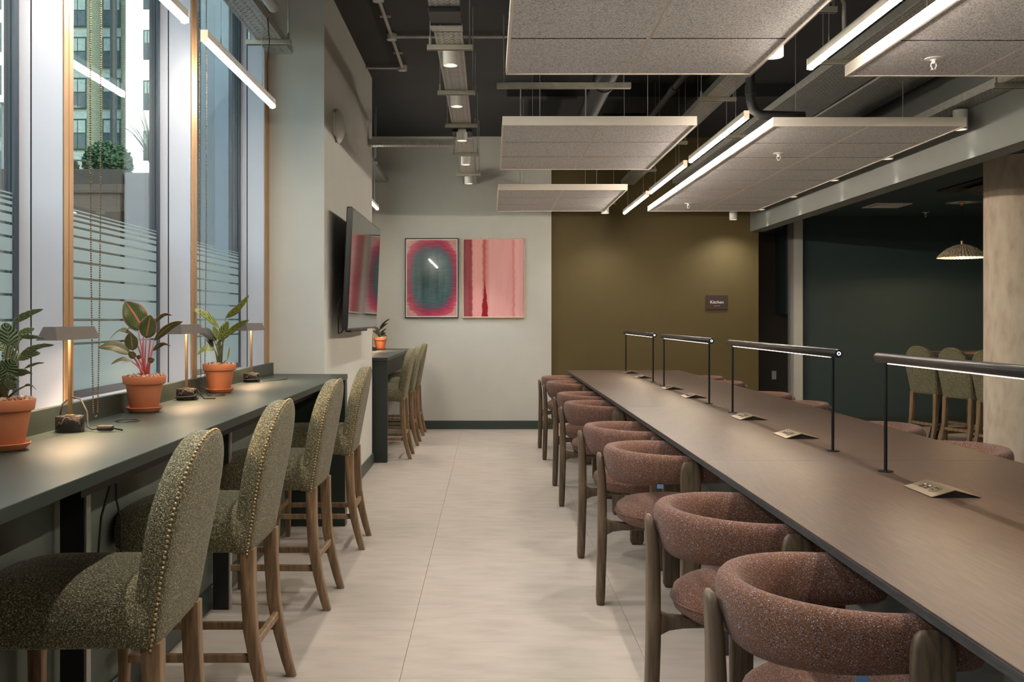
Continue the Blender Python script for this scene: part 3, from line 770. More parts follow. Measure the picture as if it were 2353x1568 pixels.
lv, st = fromview(504, 903+3, u, [(505,762,432,719,17,-.02,.6,.3),(517,737,570,684,18,.02,.8,-.1),(520,781,577,742,15,-.04,.7,.2),(508,784,528,745,19,-.03,.3,.1),(491,786,452,768,22,0,.5,.3,D),
    (488,806,466,782,12,.03,.7,.2,D),(497,812,460,822,16,-.05,.7,.5),(500,800,532,779,8,-.05,.9,.2),(500,788,487,757,13,.02,.4,.1),(521,834,525,804,4,.02,.4,0),(510,772,518,748,14,.03,.4,.1),(495,790,470,786,14,.04,.6,.3,D)], M['leaf_stripe'])
pot(-1.283, 4.63, ('potted plant with long yellow-striped leaves near the far banker lamp', 'plant with yellow-striped leaves'), lv, M['leaf_stripe'], st)
u = .0049
lv, st = fromview(868, 805+1, u, [(866,757,890,736,5,0,.8,.2),(865,762,886,746,6,-.03,.8,.2),(868,770,882,759,5,-.02,.8,.2),(869,774,884,776,6,-.03,.8,.4),(866,768,850,752,7,0,.6,.2),(864,772,848,764,7,-.03,.6,.2),(868,776,874,764,6,.03,.5,.1),(866,778,858,760,6,-.05,.4,.2),(870,774,880,768,5,.03,.6,.3)], D)
pot(-1.235, 11.03, ('small dark-leaved plant on the alcove counter beyond the pier', 'small plant in the alcove'), lv, D, st)

# ================================================================ BLIND CORDS
def chain(x, y, zb, label, w0=.018, w1=.006, zt=3.1):
    bm = bmesh.new()
    def ball(p): bmesh.ops.create_icosphere(bm, subdivisions=1, radius=.0034, matrix=Matrix.Translation(p))
    for s in (-1, 1):
        z = zb+.02
        while z < zt:
            f = min(1, (z-zb)/1.0); w = w1+(w0-w1)*(1-(1-f)**2)
            ball((0, s*w*2.2, z-zb)); z += .0078
    for k in range(1, 4): ball((0, .013*math.cos(PI+PI*k/4), .018-.016*math.sin(PI*k/4)))
    bm2 = bm
    o = link_mesh('blind_chain', bm2, M['bead'], None, True, (x, y, zb)); tag(o, label, 'blind cord', 'beaded blind chains at the windows')
chain(-1.362, 3.37, .957, 'beaded blind chain hanging behind the nearest banker lamp', .020, .008)
chain(-1.362, 4.63, .965, 'beaded blind chain hanging behind the middle banker lamp', .026, .012)

# ================================================================ SCREEN, PICTURES, SIGN, SOUNDER
t = empty('wall_screen', (-.93, 7.19, 1.63), 0, 'large flat black screen on a bracket on the pier', 'television')
t.rotation_euler = (0, math.radians(2.5), 0)
bx('screen_body', M['tvframe'], t, (-.022, .016, -.815, .815, -.405, .405), .006, 2)
bx('display', M['screen'], t, (.016, .018, -.803, .803, -.392, .396))
one('bracket_arm', M['black'], t, lambda b: (box(b, -.11, -.02, -.20, -.12, -.25, .25, .004), box(b, -.11, -.02, .12, .20, -.25, .25, .004)))
bx('speaker_bar', M['black'], t, (-.05, -.01, -.45, .45, -.425, -.405), .003)
one('screen_cable', M['cable'], t, lambda b: tube(b, [(-.04,-.74,-.16),(-.06,-.76,-.25),(-.05,-.77,-.36),(-.05,-.75,-.43),(-.04,-.70,-.425),(-.03,-.66,-.40)], .004, 6), True)
def pic_mat(kind):
    m, t, b = new_mat('print_'+kind); b.inputs['Roughness'].default_value = .12; b.inputs['Coat Weight'].default_value = 1; b.inputs['Coat Roughness'].default_value = .02
    tc = t.nodes.new('ShaderNodeTexCoord'); L = t.links
    sp = t.nodes.new('ShaderNodeSeparateXYZ'); L.new(tc.outputs['Object'], sp.inputs[0])
    def math_(op, a, bb=None, c=None):
        n = t.nodes.new('ShaderNodeMath'); n.operation = op
        for i, v in enumerate((a, bb, c)):
            if v is None: continue
            if isinstance(v, (int, float)): n.inputs[i].default_value = v
            else: L.new(v, n.inputs[i])
        return n.outputs[0]
    def ramp(v, stops):
        r = t.nodes.new('ShaderNodeValToRGB'); e = r.color_ramp.elements
        for i, (p, c) in enumerate(stops):
            x = e[i] if i < 2 else e.new(p)
            x.position = p; x.color = lin(c)
        L.new(v, r.inputs[0]); return r.outputs[0]
    def noise(scale, st):
        mp = t.nodes.new('ShaderNodeMapping'); mp.inputs['Scale'].default_value = st; L.new(tc.outputs['Object'], mp.inputs[0])
        n = t.nodes.new('ShaderNodeTexNoise'); n.inputs['Scale'].default_value = scale; n.inputs['Detail'].default_value = 5; L.new(mp.outputs[0], n.inputs['Vector']); return n.outputs['Fac']
    def mix(f, a, c, typ='MIX'):
        n = t.nodes.new('ShaderNodeMix'); n.data_type = 'RGBA'; n.blend_type = typ
        if isinstance(f, (int, float)): n.inputs['Factor'].default_value = f
        else: L.new(f, n.inputs['Factor'])
        for k, v in (('A', a), ('B', c)):
            if isinstance(v, tuple): n.inputs[k].default_value = v
            else: L.new(v, n.inputs[k])
        return n.outputs['Result']
    if kind == 'one':
        x = math_('DIVIDE', sp.outputs['X'], .335); z = math_('DIVIDE', sp.outputs['Z'], .485)
        x4 = math_('POWER', math_('ABSOLUTE', x), 2.6); z4 = math_('POWER', math_('ABSOLUTE', z), 2.6)
        r = math_('POWER', math_('ADD', x4, z4), .385)
        r = math_('ADD', r, math_('MULTIPLY', math_('SUBTRACT', noise(7, (1,1,5)), .5), .22))
        base = ramp(r, [(.0,(52,76,80)),(.62,(72,106,112)),(.74,(118,92,110)),(.84,(188,66,98)),(.95,(206,96,112)),(1.0,(222,160,160))])
        st = ramp(noise(5, (1.6,1,.12)), [(.42,(40,52,58)),(.55,(128,150,148))])
        cen = ramp(r, [(.5,(150,150,150)),(.72,(0,0,0))])
        col = mix(cen, base, st)
        col = mix(.45, col, ramp(noise(9, (1,1,7)), [(.3,(150,150,150)),(.7,(255,255,255))]), 'MULTIPLY')
    else:
        xx = math_('ADD', math_('DIVIDE', sp.outputs['X'], .70), .5)
        xw = math_('ADD', xx, math_('MULTIPLY', math_('SUBTRACT', noise(9, (1,1,2.2)), .5), .05))
        base = ramp(xw, [(.0,(120,18,40)),(.13,(146,30,52)),(.155,(226,160,158)),(.30,(232,164,158)),(.345,(176,66,54)),(.375,(214,130,124)),(.44,(232,170,168)),(.80,(232,166,166)),(.84,(214,128,120)),(.87,(236,178,174)),(1,(230,166,170))])
        streak = ramp(noise(6, (2,1,.25)), [(.4,(214,150,150)),(.6,(240,190,186))])
        col = mix(.15, base, streak)
        zz = math_('ADD', math_('DIVIDE', sp.outputs['Z'], .88), .5)
        tri = math_('SUBTRACT', math_('MULTIPLY', math_('SUBTRACT', .48, zz), .12), math_('ABSOLUTE', math_('SUBTRACT', xw, .355)))
        msk = ramp(math_('MULTIPLY_ADD', tri, 30, .5), [(.35,(0,0,0)),(.65,(255,255,255))])
        col = mix(msk, col, lin((150,30,44)))
    L.new(col, b.inputs['Base Color']); return m
def picture(x0, x1, z0, z1, fm, pm, label, mount):
    cx, cz = (x0+x1)/2, (z0+z1)/2; w, h = (x1-x0)/2, (z1-z0)/2
    t = empty('framed_print', (cx, YB-.001, cz), 0, label, 'picture', 'framed abstract prints on the cream wall'); f = .010
    for d in ((-w,-w+f,-h,h),(w-f,w,-h,h),(-w+f,w-f,-h,-h+f),(-w+f,w-f,h-f,h)):
        bx('frame_bar', fm, t, (d[0], d[1], -.030, -.002, d[2], d[3]), .001)
    bx('mount', M['lightwhite'], t, (-w+f, w-f, -.016, -.010, -h+f, h-f))
    bx('print', pm, t, (-w+f+mount, w-f-mount, -.018, -.016, -h+f+mount, h-f-mount))
picture(-.995, -.366, 1.31, 2.249, M['black'], pic_mat('one'), 'black-framed abstract print, teal oval on crimson', .012)
picture(-.320, .413, 1.31, 2.249, M['paleoak'], pic_mat('two'), 'pale wood framed abstract print in pink and deep red', .006)
t = empty('kitchen_sign', (2.692, YG-.001, 1.497), 0, 'small dark brown sign reading Kitchen on the olive wall', 'sign')
bx('sign_plate', M['sign'], t, (-.128, .128, -.014, 0, -.086, .086), .002)
fc = bpy.data.curves.new('lettering', 'FONT'); fc.body = 'Kitchen'; fc.size = .052; fc.align_x = 'CENTER'; fc.extrude = .0006
tmp = bpy.data.objects.new('tmp', fc); COL.objects.link(tmp); dg = bpy.context.evaluated_depsgraph_get(); dg.update()
fme = bpy.data.meshes.new_from_object(tmp.evaluated_get(dg)); bpy.data.objects.remove(tmp); fme.materials.clear()
fo = bpy.data.objects.new('lettering', fme); COL.objects.link(fo); fo.parent = t; fo.rotation_euler = (PI/2, 0, 0); fo.location = (0, -.0148, -.016); fme.materials.append(M['signtext'])
for k in range(4):
    one('braille_dot', M['signtext'], t, lambda b, k=k: (cyl(b, (-.030+.020*k, -.0146, -.044), (-.030+.020*k, -.0156, -.044), .0042, n=4)))
t = empty('wall_sounder', (-1.05, 6.66, 2.615), 0, 'round white alarm sounder high on the pier', 'alarm')
bx('back_plate', M['plastic'], t, (0, .012, -.13, -.02, -.075, .075), .003)
def so(bm):
    lathe(bm, [(0,.0),(.114,.0),(.116,.008),(.108,.018),(.09,.03),(.06,.042),(0,.048)], 40)
    bmesh.ops.rotate(bm, verts=bm.verts, cent=(0,0,0), matrix=Matrix.Rotation(PI/2, 3, 'Y')); bmesh.ops.translate(bm, verts=bm.verts, vec=(.012,0,0))
one('dome', M['plastic'], t, so, 'auto')
t = empty('wall_socket', (3.68, 12.62, .57), 0, 'white wall socket on the dark brown wall', 'socket')
bx('face_plate', M['plastic'], t, (-.03, .03, -.010, 0, -.055, .055), .003); bx('rocker', M['lightwhite'], t, (-.010, .010, -.014, -.010, -.020, .012), .001)

# ================================================================ CEILING PANELS
M['tile_edge'] = mat('tile_joint_shade', (70,67,66), .95)  # dark tile sides paint in the shadow line at the joints
def tile_edge(o):
    for p in o.data.polygons:
        if abs(p.normal.z) < .5: p.material_index = 1
def ceil_panel(x0, y0, nx, ny, label, tx=.603, ty=.603):
    z = 2.50; x1 = x0+tx*nx; y1 = y0+ty*ny
    t = empty('ceiling_panel', (x0, y0, z), 0, label, 'acoustic panel', 'suspended acoustic panels'); X, Y = x1-x0, y1-y0
    for d in ((0,.012,0,Y),(X-.012,X,0,Y),(.012,X-.012,0,.012),(.012,X-.012,Y-.012,Y)):
        bx('edge_trim', M['panelframe'], t, (d[0], d[1], d[2], d[3], 0, .056))
    for i in range(nx):
        for j in range(ny):
            a = .012+(X-.024)/nx*i; b = .012+(X-.024)/nx*(i+1); c = .012+(Y-.024)/ny*j; d = .012+(Y-.024)/ny*(j+1)
            tile_edge(bx('acoustic_tile', [M['woodwool'], M['tile_edge']], t, (a+(.007 if i else .001), b-(.007 if i < nx-1 else .001), c+(.008 if j else .0005), d-(.008 if j < ny-1 else .0005), .004, .030), .001))
    bx('t_bar', M['panelframe'] if 1 else None, t, (X/2-.008, X/2+.008, .012, Y-.012, .0045, .03))
    bx('backing', M['black'], t, (.012, X-.012, .012, Y-.012, .035, .05))
    for px in (.25, X-.25):
        for py in (.35, Y-.35):
            one('hanger_wire', M['steel'], t, lambda b, px=px, py=py: cyl(b, (px,py,.05), (px,py,ZC-z), .0022, n=6))
    return t
ceil_panel(.080, 2.985, 2, 3, 'grey wood-wool ceiling panel nearest the camera over the aisle')
ceil_panel(.080, 6.04, 2, 3, 'grey wood-wool ceiling panel in the middle over the aisle')
ceil_panel(.080, 9.08, 2, 3, 'grey wood-wool ceiling panel furthest away over the aisle')
ceil_panel(1.76, .005, 2, 8, 'long grey wood-wool ceiling panel over the near half of the table')
ceil_panel(1.765, 6.07, 2, 8, 'long grey wood-wool ceiling panel over the far half of the table')
def sprinkler(x, y, z, label):
    t = empty('sprinkler', (x, y, z), 0, label, 'sprinkler', 'white sprinkler heads')
    one('escutcheon', M['plastic'], t, lambda b: lathe(b, [(0,0),(.040,0),(.038,-.003),(.015,-.007),(.012,-.012),(0,-.012)], 28), 'auto')
    one('sprinkler_head', M['lightwhite'], t, lambda b: (cyl(b, (0,0,-.01), (0,0,-.026), .009, n=12), tube(b, [(-.009,0,-.02),(-.013,0,-.035),(-.004,0,-.052)], .003, 6), tube(b, [(.009,0,-.02),(.013,0,-.035),(.004,0,-.052)], .003, 6), cyl(b, (0,0,-.052), (0,0,-.054), .013, n=14)), 'auto')
sprinkler(2.05, 4.50, 2.503, 'white sprinkler head in the near table panel')
sprinkler(2.10, 7.08, 2.503, 'white sprinkler head near the front of the far table panel')
sprinkler(2.07, 10.15, 2.503, 'white sprinkler head near the back of the far table panel')
sprinkler(5.19, 11.6, ZR, 'white sprinkler head in the ceiling of the teal room')

# ================================================================ CABLE TRAYS
def tray_base(L, w):
    bm = bmesh.new(); p = .025; n = int(L/p)
    def cellrow(y, holes, hl, hw):
        # one strip of sheet with rectangular holes
        ya, yb = y, y+p; ym0, ym1 = y+p/2-hw, y+p/2+hw
        xs_ = [0]; 
        for h in holes: xs_ += [h-hl, h+hl]
        xs_.append(w)
        A = [bm.verts.new((x, ya, 0)) for x in xs_]; B = [bm.verts.new((x, ym0, 0)) for x in xs_]; C = [bm.verts.new((x, ym1, 0)) for x in xs_]; D = [bm.verts.new((x, yb, 0)) for x in xs_]
        for i in range(len(xs_)-1):
            bm.faces.new((A[i], A[i+1], B[i+1], B[i])); bm.faces.new((C[i], C[i+1], D[i+1], D[i]))
            if i % 2 == 0: bm.faces.new((B[i], B[i+1], C[i+1], C[i]))
    k = max(2, int(round(w/.03)))
    for r in range(n):
        if r % 2: hs = [w*(i+.5)/(k-1) for i in range(k-1)]; cellrow(r*p, hs, .0105, .0042)
        else: hs = [w*(i+.5)/k for i in range(k)]; cellrow(r*p, hs, .0055, .0055)
    return bm, n*p
def tray(x0, w, y0, y1, z, label, supports=(), down=0, over=.055, side=.05):
    t = empty('cable_tray', (x0, y0, z), 0, 'perforated steel '+label, 'cable tray', 'perforated cable trays')
    bm, L = tray_base(y1-y0, w)
    o = link_mesh('perforated_base', bm, M['steel'], t); s = o.modifiers.new('thickness', 'SOLIDIFY'); s.thickness = .0012
    bx('side_rail', M['steel'], t, (-.0015, 0, 0, L, 0, side)); bx('side_rail', M['steel'], t, (w, w+.0015, 0, L, 0, side))
    one('cable_run', M['cable'], t, lambda b: (tube(b, [(w*.3,.03,.012),(w*.35,L*.5,.012),(w*.3,L-.03,.012)], .008, 6), tube(b, [(w*.6,.03,.010),(w*.55,L*.4,.010),(w*.62,L-.03,.010)], .006, 6)))
    for i, y in enumerate(supports): support(x0-over, x0+w+over, y, z, ORD[i]+label)
    return t
nsup = [0]; ORD = ['nearest one under the ', 'second one under the ', 'third one under the ', 'fourth one under the ']
def support(xa, xb, y, z, where, top=ZC):
    nsup[0] += 1
    t = empty('tray_support', (xa, y, z-.043), 0, 'galvanised strut on drop rods, '+where, 'bracket', 'strut brackets under the trays')
    W_ = xb-xa
    bx('channel', M['strut'], t, (0, W_, -.018, .018, .013, .041), .002)
    bx('channel_slot', M['gap'], t, (.004, W_-.004, -.007, .007, .0125, .0135))
    for x in (.018, W_-.018):
        one('drop_rod', M['steel'], t, lambda b, x=x: cyl(b, (x,0,.0415), (x,0,top-z+.043), .0032, n=6), 'auto')
        one('rod_coupler', M['steel'], t, lambda b, x=x: cyl(b, (x,0,.0415), (x,0,.085), .008, n=8), 'auto')
tray(-1.362, .15, .3, 6.01, 2.93, 'tray above the window counter', (2.6, 5.69))
tray(-.304, .152, .5, 5.20, 2.875, 'near run of the aisle tray', (3.2, 4.45))
tray(-.304, .152, 5.35, 7.95, 2.875, 'centre run of the aisle tray', (5.60, 6.72, 7.86))
tray(-.304, .152, 8.60, 11.45, 2.875, 'far run of the aisle tray', (9.25, 10.55))
tray(-1.34, .15, 8.75, 11.45, 2.90, 'window alcove tray', (9.9,))
t = tray(-1.12, .10, 0, .80, 2.80, 'short tray crossing from the pier to the middle tray', ()); t.rotation_euler = (0, 0, -PI/2); t.location = (-1.10, 8.50, 2.80)
tray(1.535, .155, 3.4, 12.0-.6, 2.87, 'tray above the lit table strips', (4.9, 6.90, 8.6, 10.2))
tray(2.12, .38, 2.6, 11.3, 2.87, 'wide left tray above the table panels', ())
tray(2.54, .27, 2.6, 11.3, 2.87, 'central wide tray above the table panels', ())
tray(2.85, .15, 2.6, 11.3, 2.93, 'narrow right tray above the table panels', ())
for y, l in ((3.6,'nearest'),(5.9,'second'),(8.3,'furthest')): support(2.0, 2.92, y, 2.87, l+' one under the two wide trays above the table')
tray(2.945, .135, 1.5, 11.3, 2.655, 'bulkhead downlight tray', (5.6,))
def hump(y, z, label):
    def f(bm):
        rings = []
        for i in range(9):
            a = i/8; yy = y+.42*a-.05; zz = z-.006-.035*math.sin(PI*a)
            rings.append([(-.312, yy, zz), (-.144, yy, zz), (-.144, yy, zz+.004), (-.312, yy, zz+.004)])
        loft(bm, rings[4:])
    tag(one('tray_bend_cover', M['steel'], None, f, 'auto'), label, 'tray bend', 'curved covers on the aisle tray')
    tag(bx('dark_gap_strip', M['black'], None, (-.310, -.146, y-.05, y+.17, z-.030, z-.004), .004), label.replace('curved steel cover', 'black gap strip'), 'tray gap strip', 'black gap strips on the aisle tray')  # black box stands for the dark opening at the tray bend
hump(4.95, 2.875, 'curved steel cover on the aisle tray nearest the camera')
hump(8.10, 2.875, 'curved steel cover on the aisle tray near the back wall')

# ================================================================ LINEAR LIGHTS
def linear(x, y0, y1, z, label, cable=False):
    L = y1-y0; t = empty('linear_light', (x, y0, z), 0, label, 'light', 'suspended linear lights')
    bx('housing', M['lightwhite'], t, (-.015, .015, 0, L, .006, .040), .002)
    def f(bm):
        loft(bm, [[(.0145*math.cos(a), y, .006+.020*math.sin(a)) for a in (PI*k/8+PI for k in range(9))] for y in (.004, L-.004)])
    one('diffuser', M['led'], t, f, 'auto')
    for e in (-.003, L): bx('end_cap', M['led_end'], t, (-.0155, .0155, e, e+.003, -.010, .040), .001)
    for y in (.25, L-.25):
        one('suspension_wire', M['steel'], t, lambda b, y=y: cyl(b, (0,y,.04), (0,y,min(ZC,3.44)-z), .0016, n=6))
        one('wire_grip', M['strut'], t, lambda b, y=y: cyl(b, (0,y,.04), (0,y,.085), .005, .002, n=8), 'auto')
    if cable:
        one('feed_cable', M['cable'], t, lambda b: tube(b, [(0,L-.12,.04),(-.004,L-.12,.2),(.012,L-.13,.32),(.0,L-.12,.45)], .003, 6), True)
    return t
linear(-1.20, 2.34, 3.84, 2.476, 'lit linear strip above the counter, nearer one, mostly out of frame')
linear(-1.20, 4.10, 5.37+.02, 2.476, 'lit linear strip above the counter beside the pier', True)
linear(-1.20, 9.0, 10.42, 2.476, 'lit linear strip in the alcove, end peeking past the pier')
linear(1.50, 2.96, 4.56, 2.476, 'lit linear strip nearest the camera between the ceiling panels')
linear(1.50, 5.69, 7.27, 2.476, 'lit linear strip second from the camera between the ceiling panels')
linear(1.50, 7.47, 9.08, 2.476, 'lit linear strip third from the camera between the ceiling panels')
linear(1.50, 9.26, 10.84, 2.476, 'lit linear strip furthest away, before the olive wall')
linear(-1.20, .60, 2.10, 2.476, 'lit linear strip added above the counter, out of view')  # unseen strip, added for more light in the room
linear(1.50, 1.05, 2.65, 2.476, 'lit linear strip added over the table edge, out of view')  # also unseen and added for its light

# ================================================================ DOWNLIGHTS
def downlight(x, y, zb, label, power=P_DOWN, h=.092, spot=True, blend=.5, size=80):
    t = empty('downlight', (x, y, zb), 0, label, 'light', 'white cylinder downlights')
    one('housing', M['lightwhite'], t, lambda b: lathe(b, [(.036,.004),(.039,0),(.0435,0),(.0448,.003),(.0448,h-.002),(.043,h),(0,h)], 32), 'auto')
    one('reflector', M['lightwhite'], t, lambda b: lathe(b, [(.024,.014),(.037,.003)], 28), True)
    one('lens', M['lens'], t, lambda b: lathe(b, [(0,.013),(.025,.013)], 24))
    l = bpy.data.lights.new('lamp_bulb', 'SPOT'); l.energy = power; l.color = WARM2; l.spot_size = math.radians(size); l.spot_blend = blend; l.shadow_soft_size = .025
    lo = bpy.data.objects.new('lamp_bulb', l); COL.objects.link(lo); lo.parent = t; lo.location = (0, 0, -.004)
    return t
for y, l in ((5.68,'nearest the camera'),(6.78,'second from the camera'),(8.08,'in the middle of the row'),(9.34,'fourth from the camera, near the back wall'),(10.65,'furthest along, over the framed prints')):
    downlight(-.228, y, 2.776, 'white cylinder downlight under the aisle tray, '+l)
for y, l in ((6.25,'nearest, fully visible below the far table panel'),(7.40,'second along the bulkhead'),(8.55,'third along the bulkhead'),(9.70,'fourth along the bulkhead'),(10.84,'last of the row along the bulkhead')):
    downlight(3.018, y, 2.513, 'white cylinder downlight by the bulkhead, '+l, 20, h=.125, size=52, blend=1)
downlight(1.335, 4.58, 2.53, 'white downlight at the corner of the nearest aisle panel')
downlight(1.315, 11.1, 2.50, 'white downlight at the corner of the furthest aisle panel', 16, size=120, blend=1)
support(1.21, 1.44, 4.58, 2.666, 'short one holding the downlight of the nearest aisle panel')
support(1.20, 1.43, 11.1, 2.636, 'short one holding the downlight of the furthest aisle panel')
downlight(2.80, 11.2, 2.438, 'white downlight before the olive wall on a short bracket', 22, size=140, blend=1)
support(2.62, 2.98, 11.2, 2.575, 'short one holding the downlight at the olive wall')
for y in (.9, 2.1, 3.3, 4.4): downlight(-.228, y, 2.776, 'white cylinder downlight added to the aisle row, overhead and out of view')  # unseen downlights that continue the row, added as extra light
for y in (.5, 1.65, 2.8, 3.95, 5.1): downlight(3.018, y, 2.513, 'white cylinder downlight added to the bulkhead row, overhead and out of view', h=.125, size=52, blend=1)  # same along the bulkhead: unseen, added for light

# ================================================================ PIPES AND CONDUITS
def pipe(name, m, pts, r, label, cat='pipe', group=None, n=14):
    o = one(name, m, None, lambda b: tube(b, pts, r, n), 'auto'); return tag(o, label, cat, group)
gc = 'galvanised conduits on the black ceiling'
pipe('conduit', M['conduit'], [(-.737,2.6,3.425),(-.737,8.25,3.425)], .0125, 'galvanised conduit running away along the black ceiling by the pier', 'conduit', gc)
pipe('conduit', M['conduit'], [(-.737,7.34,3.425),(1.9,7.34,3.425)], .0125, 'galvanised conduit crossing the black ceiling behind the aisle tray', 'conduit', gc)
pipe('conduit', M['conduit'], [(-1.05,8.25,3.425),(-.737,8.25,3.425)], .0125, 'short conduit from the far junction box to the pier', 'conduit', gc)
pipe('conduit', M['conduit'], [(-1.05,6.45,3.425),(-.737,6.45,3.425)], .0125, 'short conduit from the near junction box to the pier', 'conduit', gc)
for y, l in ((6.45,'nearest'),(7.34,'middle'),(8.25,'furthest')):
    tag(one('junction_box', M['conduit'], None, lambda b: lathe(b, [(0,0),(.036,0),(.038,.004),(.038,.045),(0,.045)], 24), 'auto', (-.737, y, 3.400)), 'round galvanised junction box on the ceiling conduit, '+l, 'junction box', 'junction boxes')
for y, l in ((6.9,'near'),(7.85,'far')):
    tag(bx('conduit_clip', M['conduit'], None, (-.775, -.700, y-.012, y+.012, 3.436, 3.449)), 'small saddle clip on the ceiling conduit, %s one' % l, 'clip', 'conduit clips')
pipe('soil_pipe', M['blackpipe'], [(.877,2.6,3.12),(.877,11.5,3.12)], .078, 'thick black pipe above the aisle panels')
for y, l in ((4.4,'near'),(7.5,'middle'),(10.0,'far')):
    tag(one('pipe_collar', M['blackpipe'], None, lambda b, y=y: cyl(b, (.877,y-.03,3.12), (.877,y+.03,3.12), .088, n=20), 'auto'), 'black collar on the thick pipe, %s one' % l, 'pipe collar', 'pipe collars')
pipe('sprinkler_pipe', M['blackpipe'], [(1.44,2.6,3.10),(1.44,11.5,3.10)], .026, 'slim black pipe beside the tray above the aisle panels')
tag(one('pipe_joint', M['blackpipe'], None, lambda b: cyl(b, (1.44,7.55,3.10), (1.44,7.72,3.10), .033, n=18), 'auto'), 'joint on the slim black pipe', 'pipe joint')
pipe('elbow_pipe', M['blackpipe'], [(1.70,6.35,3.44),(1.70,6.35,2.72),(1.715,6.35,2.66),(1.76,6.35,2.63),(1.85,6.35,2.625),(2.05,6.35,2.62)], .030, 'black vertical pipe turning above the far table panel')
tag(one('pipe_joint', M['blackpipe'], None, lambda b: cyl(b, (1.70,6.35,2.76), (1.70,6.35,2.82), .036, n=18), 'auto'), 'joint on the black vertical pipe', 'pipe joint')
tag(one('pipe_joint', M['blackpipe'], None, lambda b: cyl(b, (1.70,6.35,3.12), (1.70,6.35,3.18), .036, n=18), 'auto'), 'upper joint on the black vertical pipe', 'pipe joint')
pipe('duct', mat('foil_duct', (120,112,105), .35, .7, var=.3, scale=14, bump=.6, bscale=30), [(1.05,9.1,3.12),(1.50,9.1,3.12)], .10, 'crinkled foil duct crossing above the panels', 'duct', n=24)
pipe('white_pipe', M['lightwhite'], [(-1.33,3.5,3.22),(-1.33,6.0,3.22)], .035, 'white pipe above the counter tray')
pipe('curved_conduit', M['conduit'], [(1.62,4.95,2.98),(1.70,4.95,3.0),(1.77,4.95,2.97),(1.80,4.95,2.90),(1.80,4.95,2.72)], .010, 'curved conduit by the corner downlight', 'conduit', gc)
t = empty('panel_bracket', (.05, 6.9, 2.93), 0, 'galvanised strut above the middle aisle panel with two drop rods', 'bracket')
bx('channel', M['strut'], t, (0, .95, -.02, .02, 0, .041), .002)
for x in (.17, .63): one('drop_rod', M['steel'], t, lambda b, x=x: cyl(b, (x,0,-.375), (x,0,0), .005, n=8))
for x in (.05, .9): one('drop_rod', M['steel'], t, lambda b, x=x: cyl(b, (x,0,.041), (x,0,.52), .005, n=8))
bx('ceiling_joist', M['blackceil'], None, (.16, XB, 8.9, 9.0, 3.33, 3.449))['label'] = 'black ceiling beam above the middle panel'
bpy.data.objects['ceiling_joist']['kind'] = 'structure'; bpy.data.objects['ceiling_joist'].name = 'trim_30'

# ================================================================ TEAL ROOM
tag(one('concrete_column', M['concrete'], None, lambda b: lathe(b, [(.30,0),(.30,ZR-.001)], 72), 'auto', (4.235, 7.70, 0)), 'round bare concrete column at the right edge', 'column')
t = empty('pendant_lamp', (5.15, 10.63, 1.964), 0, 'ribbed woven pendant lamp with a bare bulb in the teal room', 'lamp')
n = 44
def sh(bm):
    prof = [(.25,0),(.235,.022),(.20,.060),(.15,.098),(.09,.127),(.04,.142),(.022,.146)]
    rings = []
    for r, z in prof:
        rings.append([((r*(1+(.02 if k % 2 else -.012)))*math.cos(2*PI*k/(2*n)), (r*(1+(.02 if k % 2 else -.012)))*math.sin(2*PI*k/(2*n)), z+(.004 if k % 2 else 0)) for k in range(2*n)])
    loft(bm, rings, False, False)
M['weaveshade'] = ramp_mat('woven_shade', [(.35,(140,124,100)),(.5,(196,180,150)),(.65,(226,212,186))], 60, rough=.8, bump=.3)
o = one('lamp_shade', M['weaveshade'], t, sh); s = o.modifiers.new('thickness', 'SOLIDIFY'); s.thickness = .002
one('bulb', emit('warm_bulb', (1,.72,.38), 90), t, lambda b: bmesh.ops.create_uvsphere(b, u_segments=20, v_segments=12, radius=.024, matrix=Matrix.Translation((0,0,.012))), True)
one('bulb_holder', M['brass'], t, lambda b: cyl(b, (0,0,.035), (0,0,.185), .012, n=16), 'auto')
one('flex', M['cable'], t, lambda b: cyl(b, (0,0,.185), (0,0,ZR-1.964-.03), .0022, n=6))
one('ceiling_rose', M['copper'], t, lambda b: lathe(b, [(0,-.03),(.012,-.03),(.014,-.012),(.038,-.010),(.038,.0)], 28, (0,0,ZR-1.964)), 'auto')
pl = bpy.data.lights.new('pendant_bulb', 'POINT'); pl.energy = P_PENDANT; pl.color = (1,.72,.42); pl.shadow_soft_size = .03
po = bpy.data.objects.new('pendant_bulb', pl); COL.objects.link(po); po.parent = t; po.location = (0,0,.045)
t = empty('ceiling_vent', (4.42, 10.85, ZR), 0, 'white square ceiling vent in the teal room', 'vent')
for d in ((-.20,.20,-.20,-.17),(-.20,.20,.17,.20),(-.20,-.17,-.17,.17),(.17,.20,-.17,.17)): bx('frame_bar', M['plastic'], t, (d[0],d[1],d[2],d[3],-.012,0), .002)
bx('diffuser_plate', M['lightwhite'], t, (-.13, .13, -.13, .13, -.018, -.006), .002)
bx('neck', mat('vent_grey', (150,148,144), .6), t, (-.17, .17, -.17, .17, -.005, 0))
t = empty('air_conditioner', (4.95, 9.05, ZR), 0, 'black round ceiling air unit in the teal room', 'air conditioner')
bx('cover', M['black'], t, (-.55, .55, -.55, .55, -.02, 0), .005)
one('round_panel', mat('matt_black_panel', (70,62,58), .5), t, lambda b: lathe(b, [(0,-.085),(.30,-.085),(.42,-.07),(.46,-.045),(.44,-.03),(.40,-.02)], 48), 'auto')
def lou(a):
    def f(bm): 
        pts = [(.45*math.cos(a+q), .45*math.sin(a+q)) for q in (-.55,-.3,0,.3,.55)]
        loft(bm, [[(x*.99, y*.99, -.035),(x*1.12,y*1.12,-.05),(x*1.12,y*1.12,-.045),(x*.99,y*.99,-.030)] for x, y in pts])
    return f
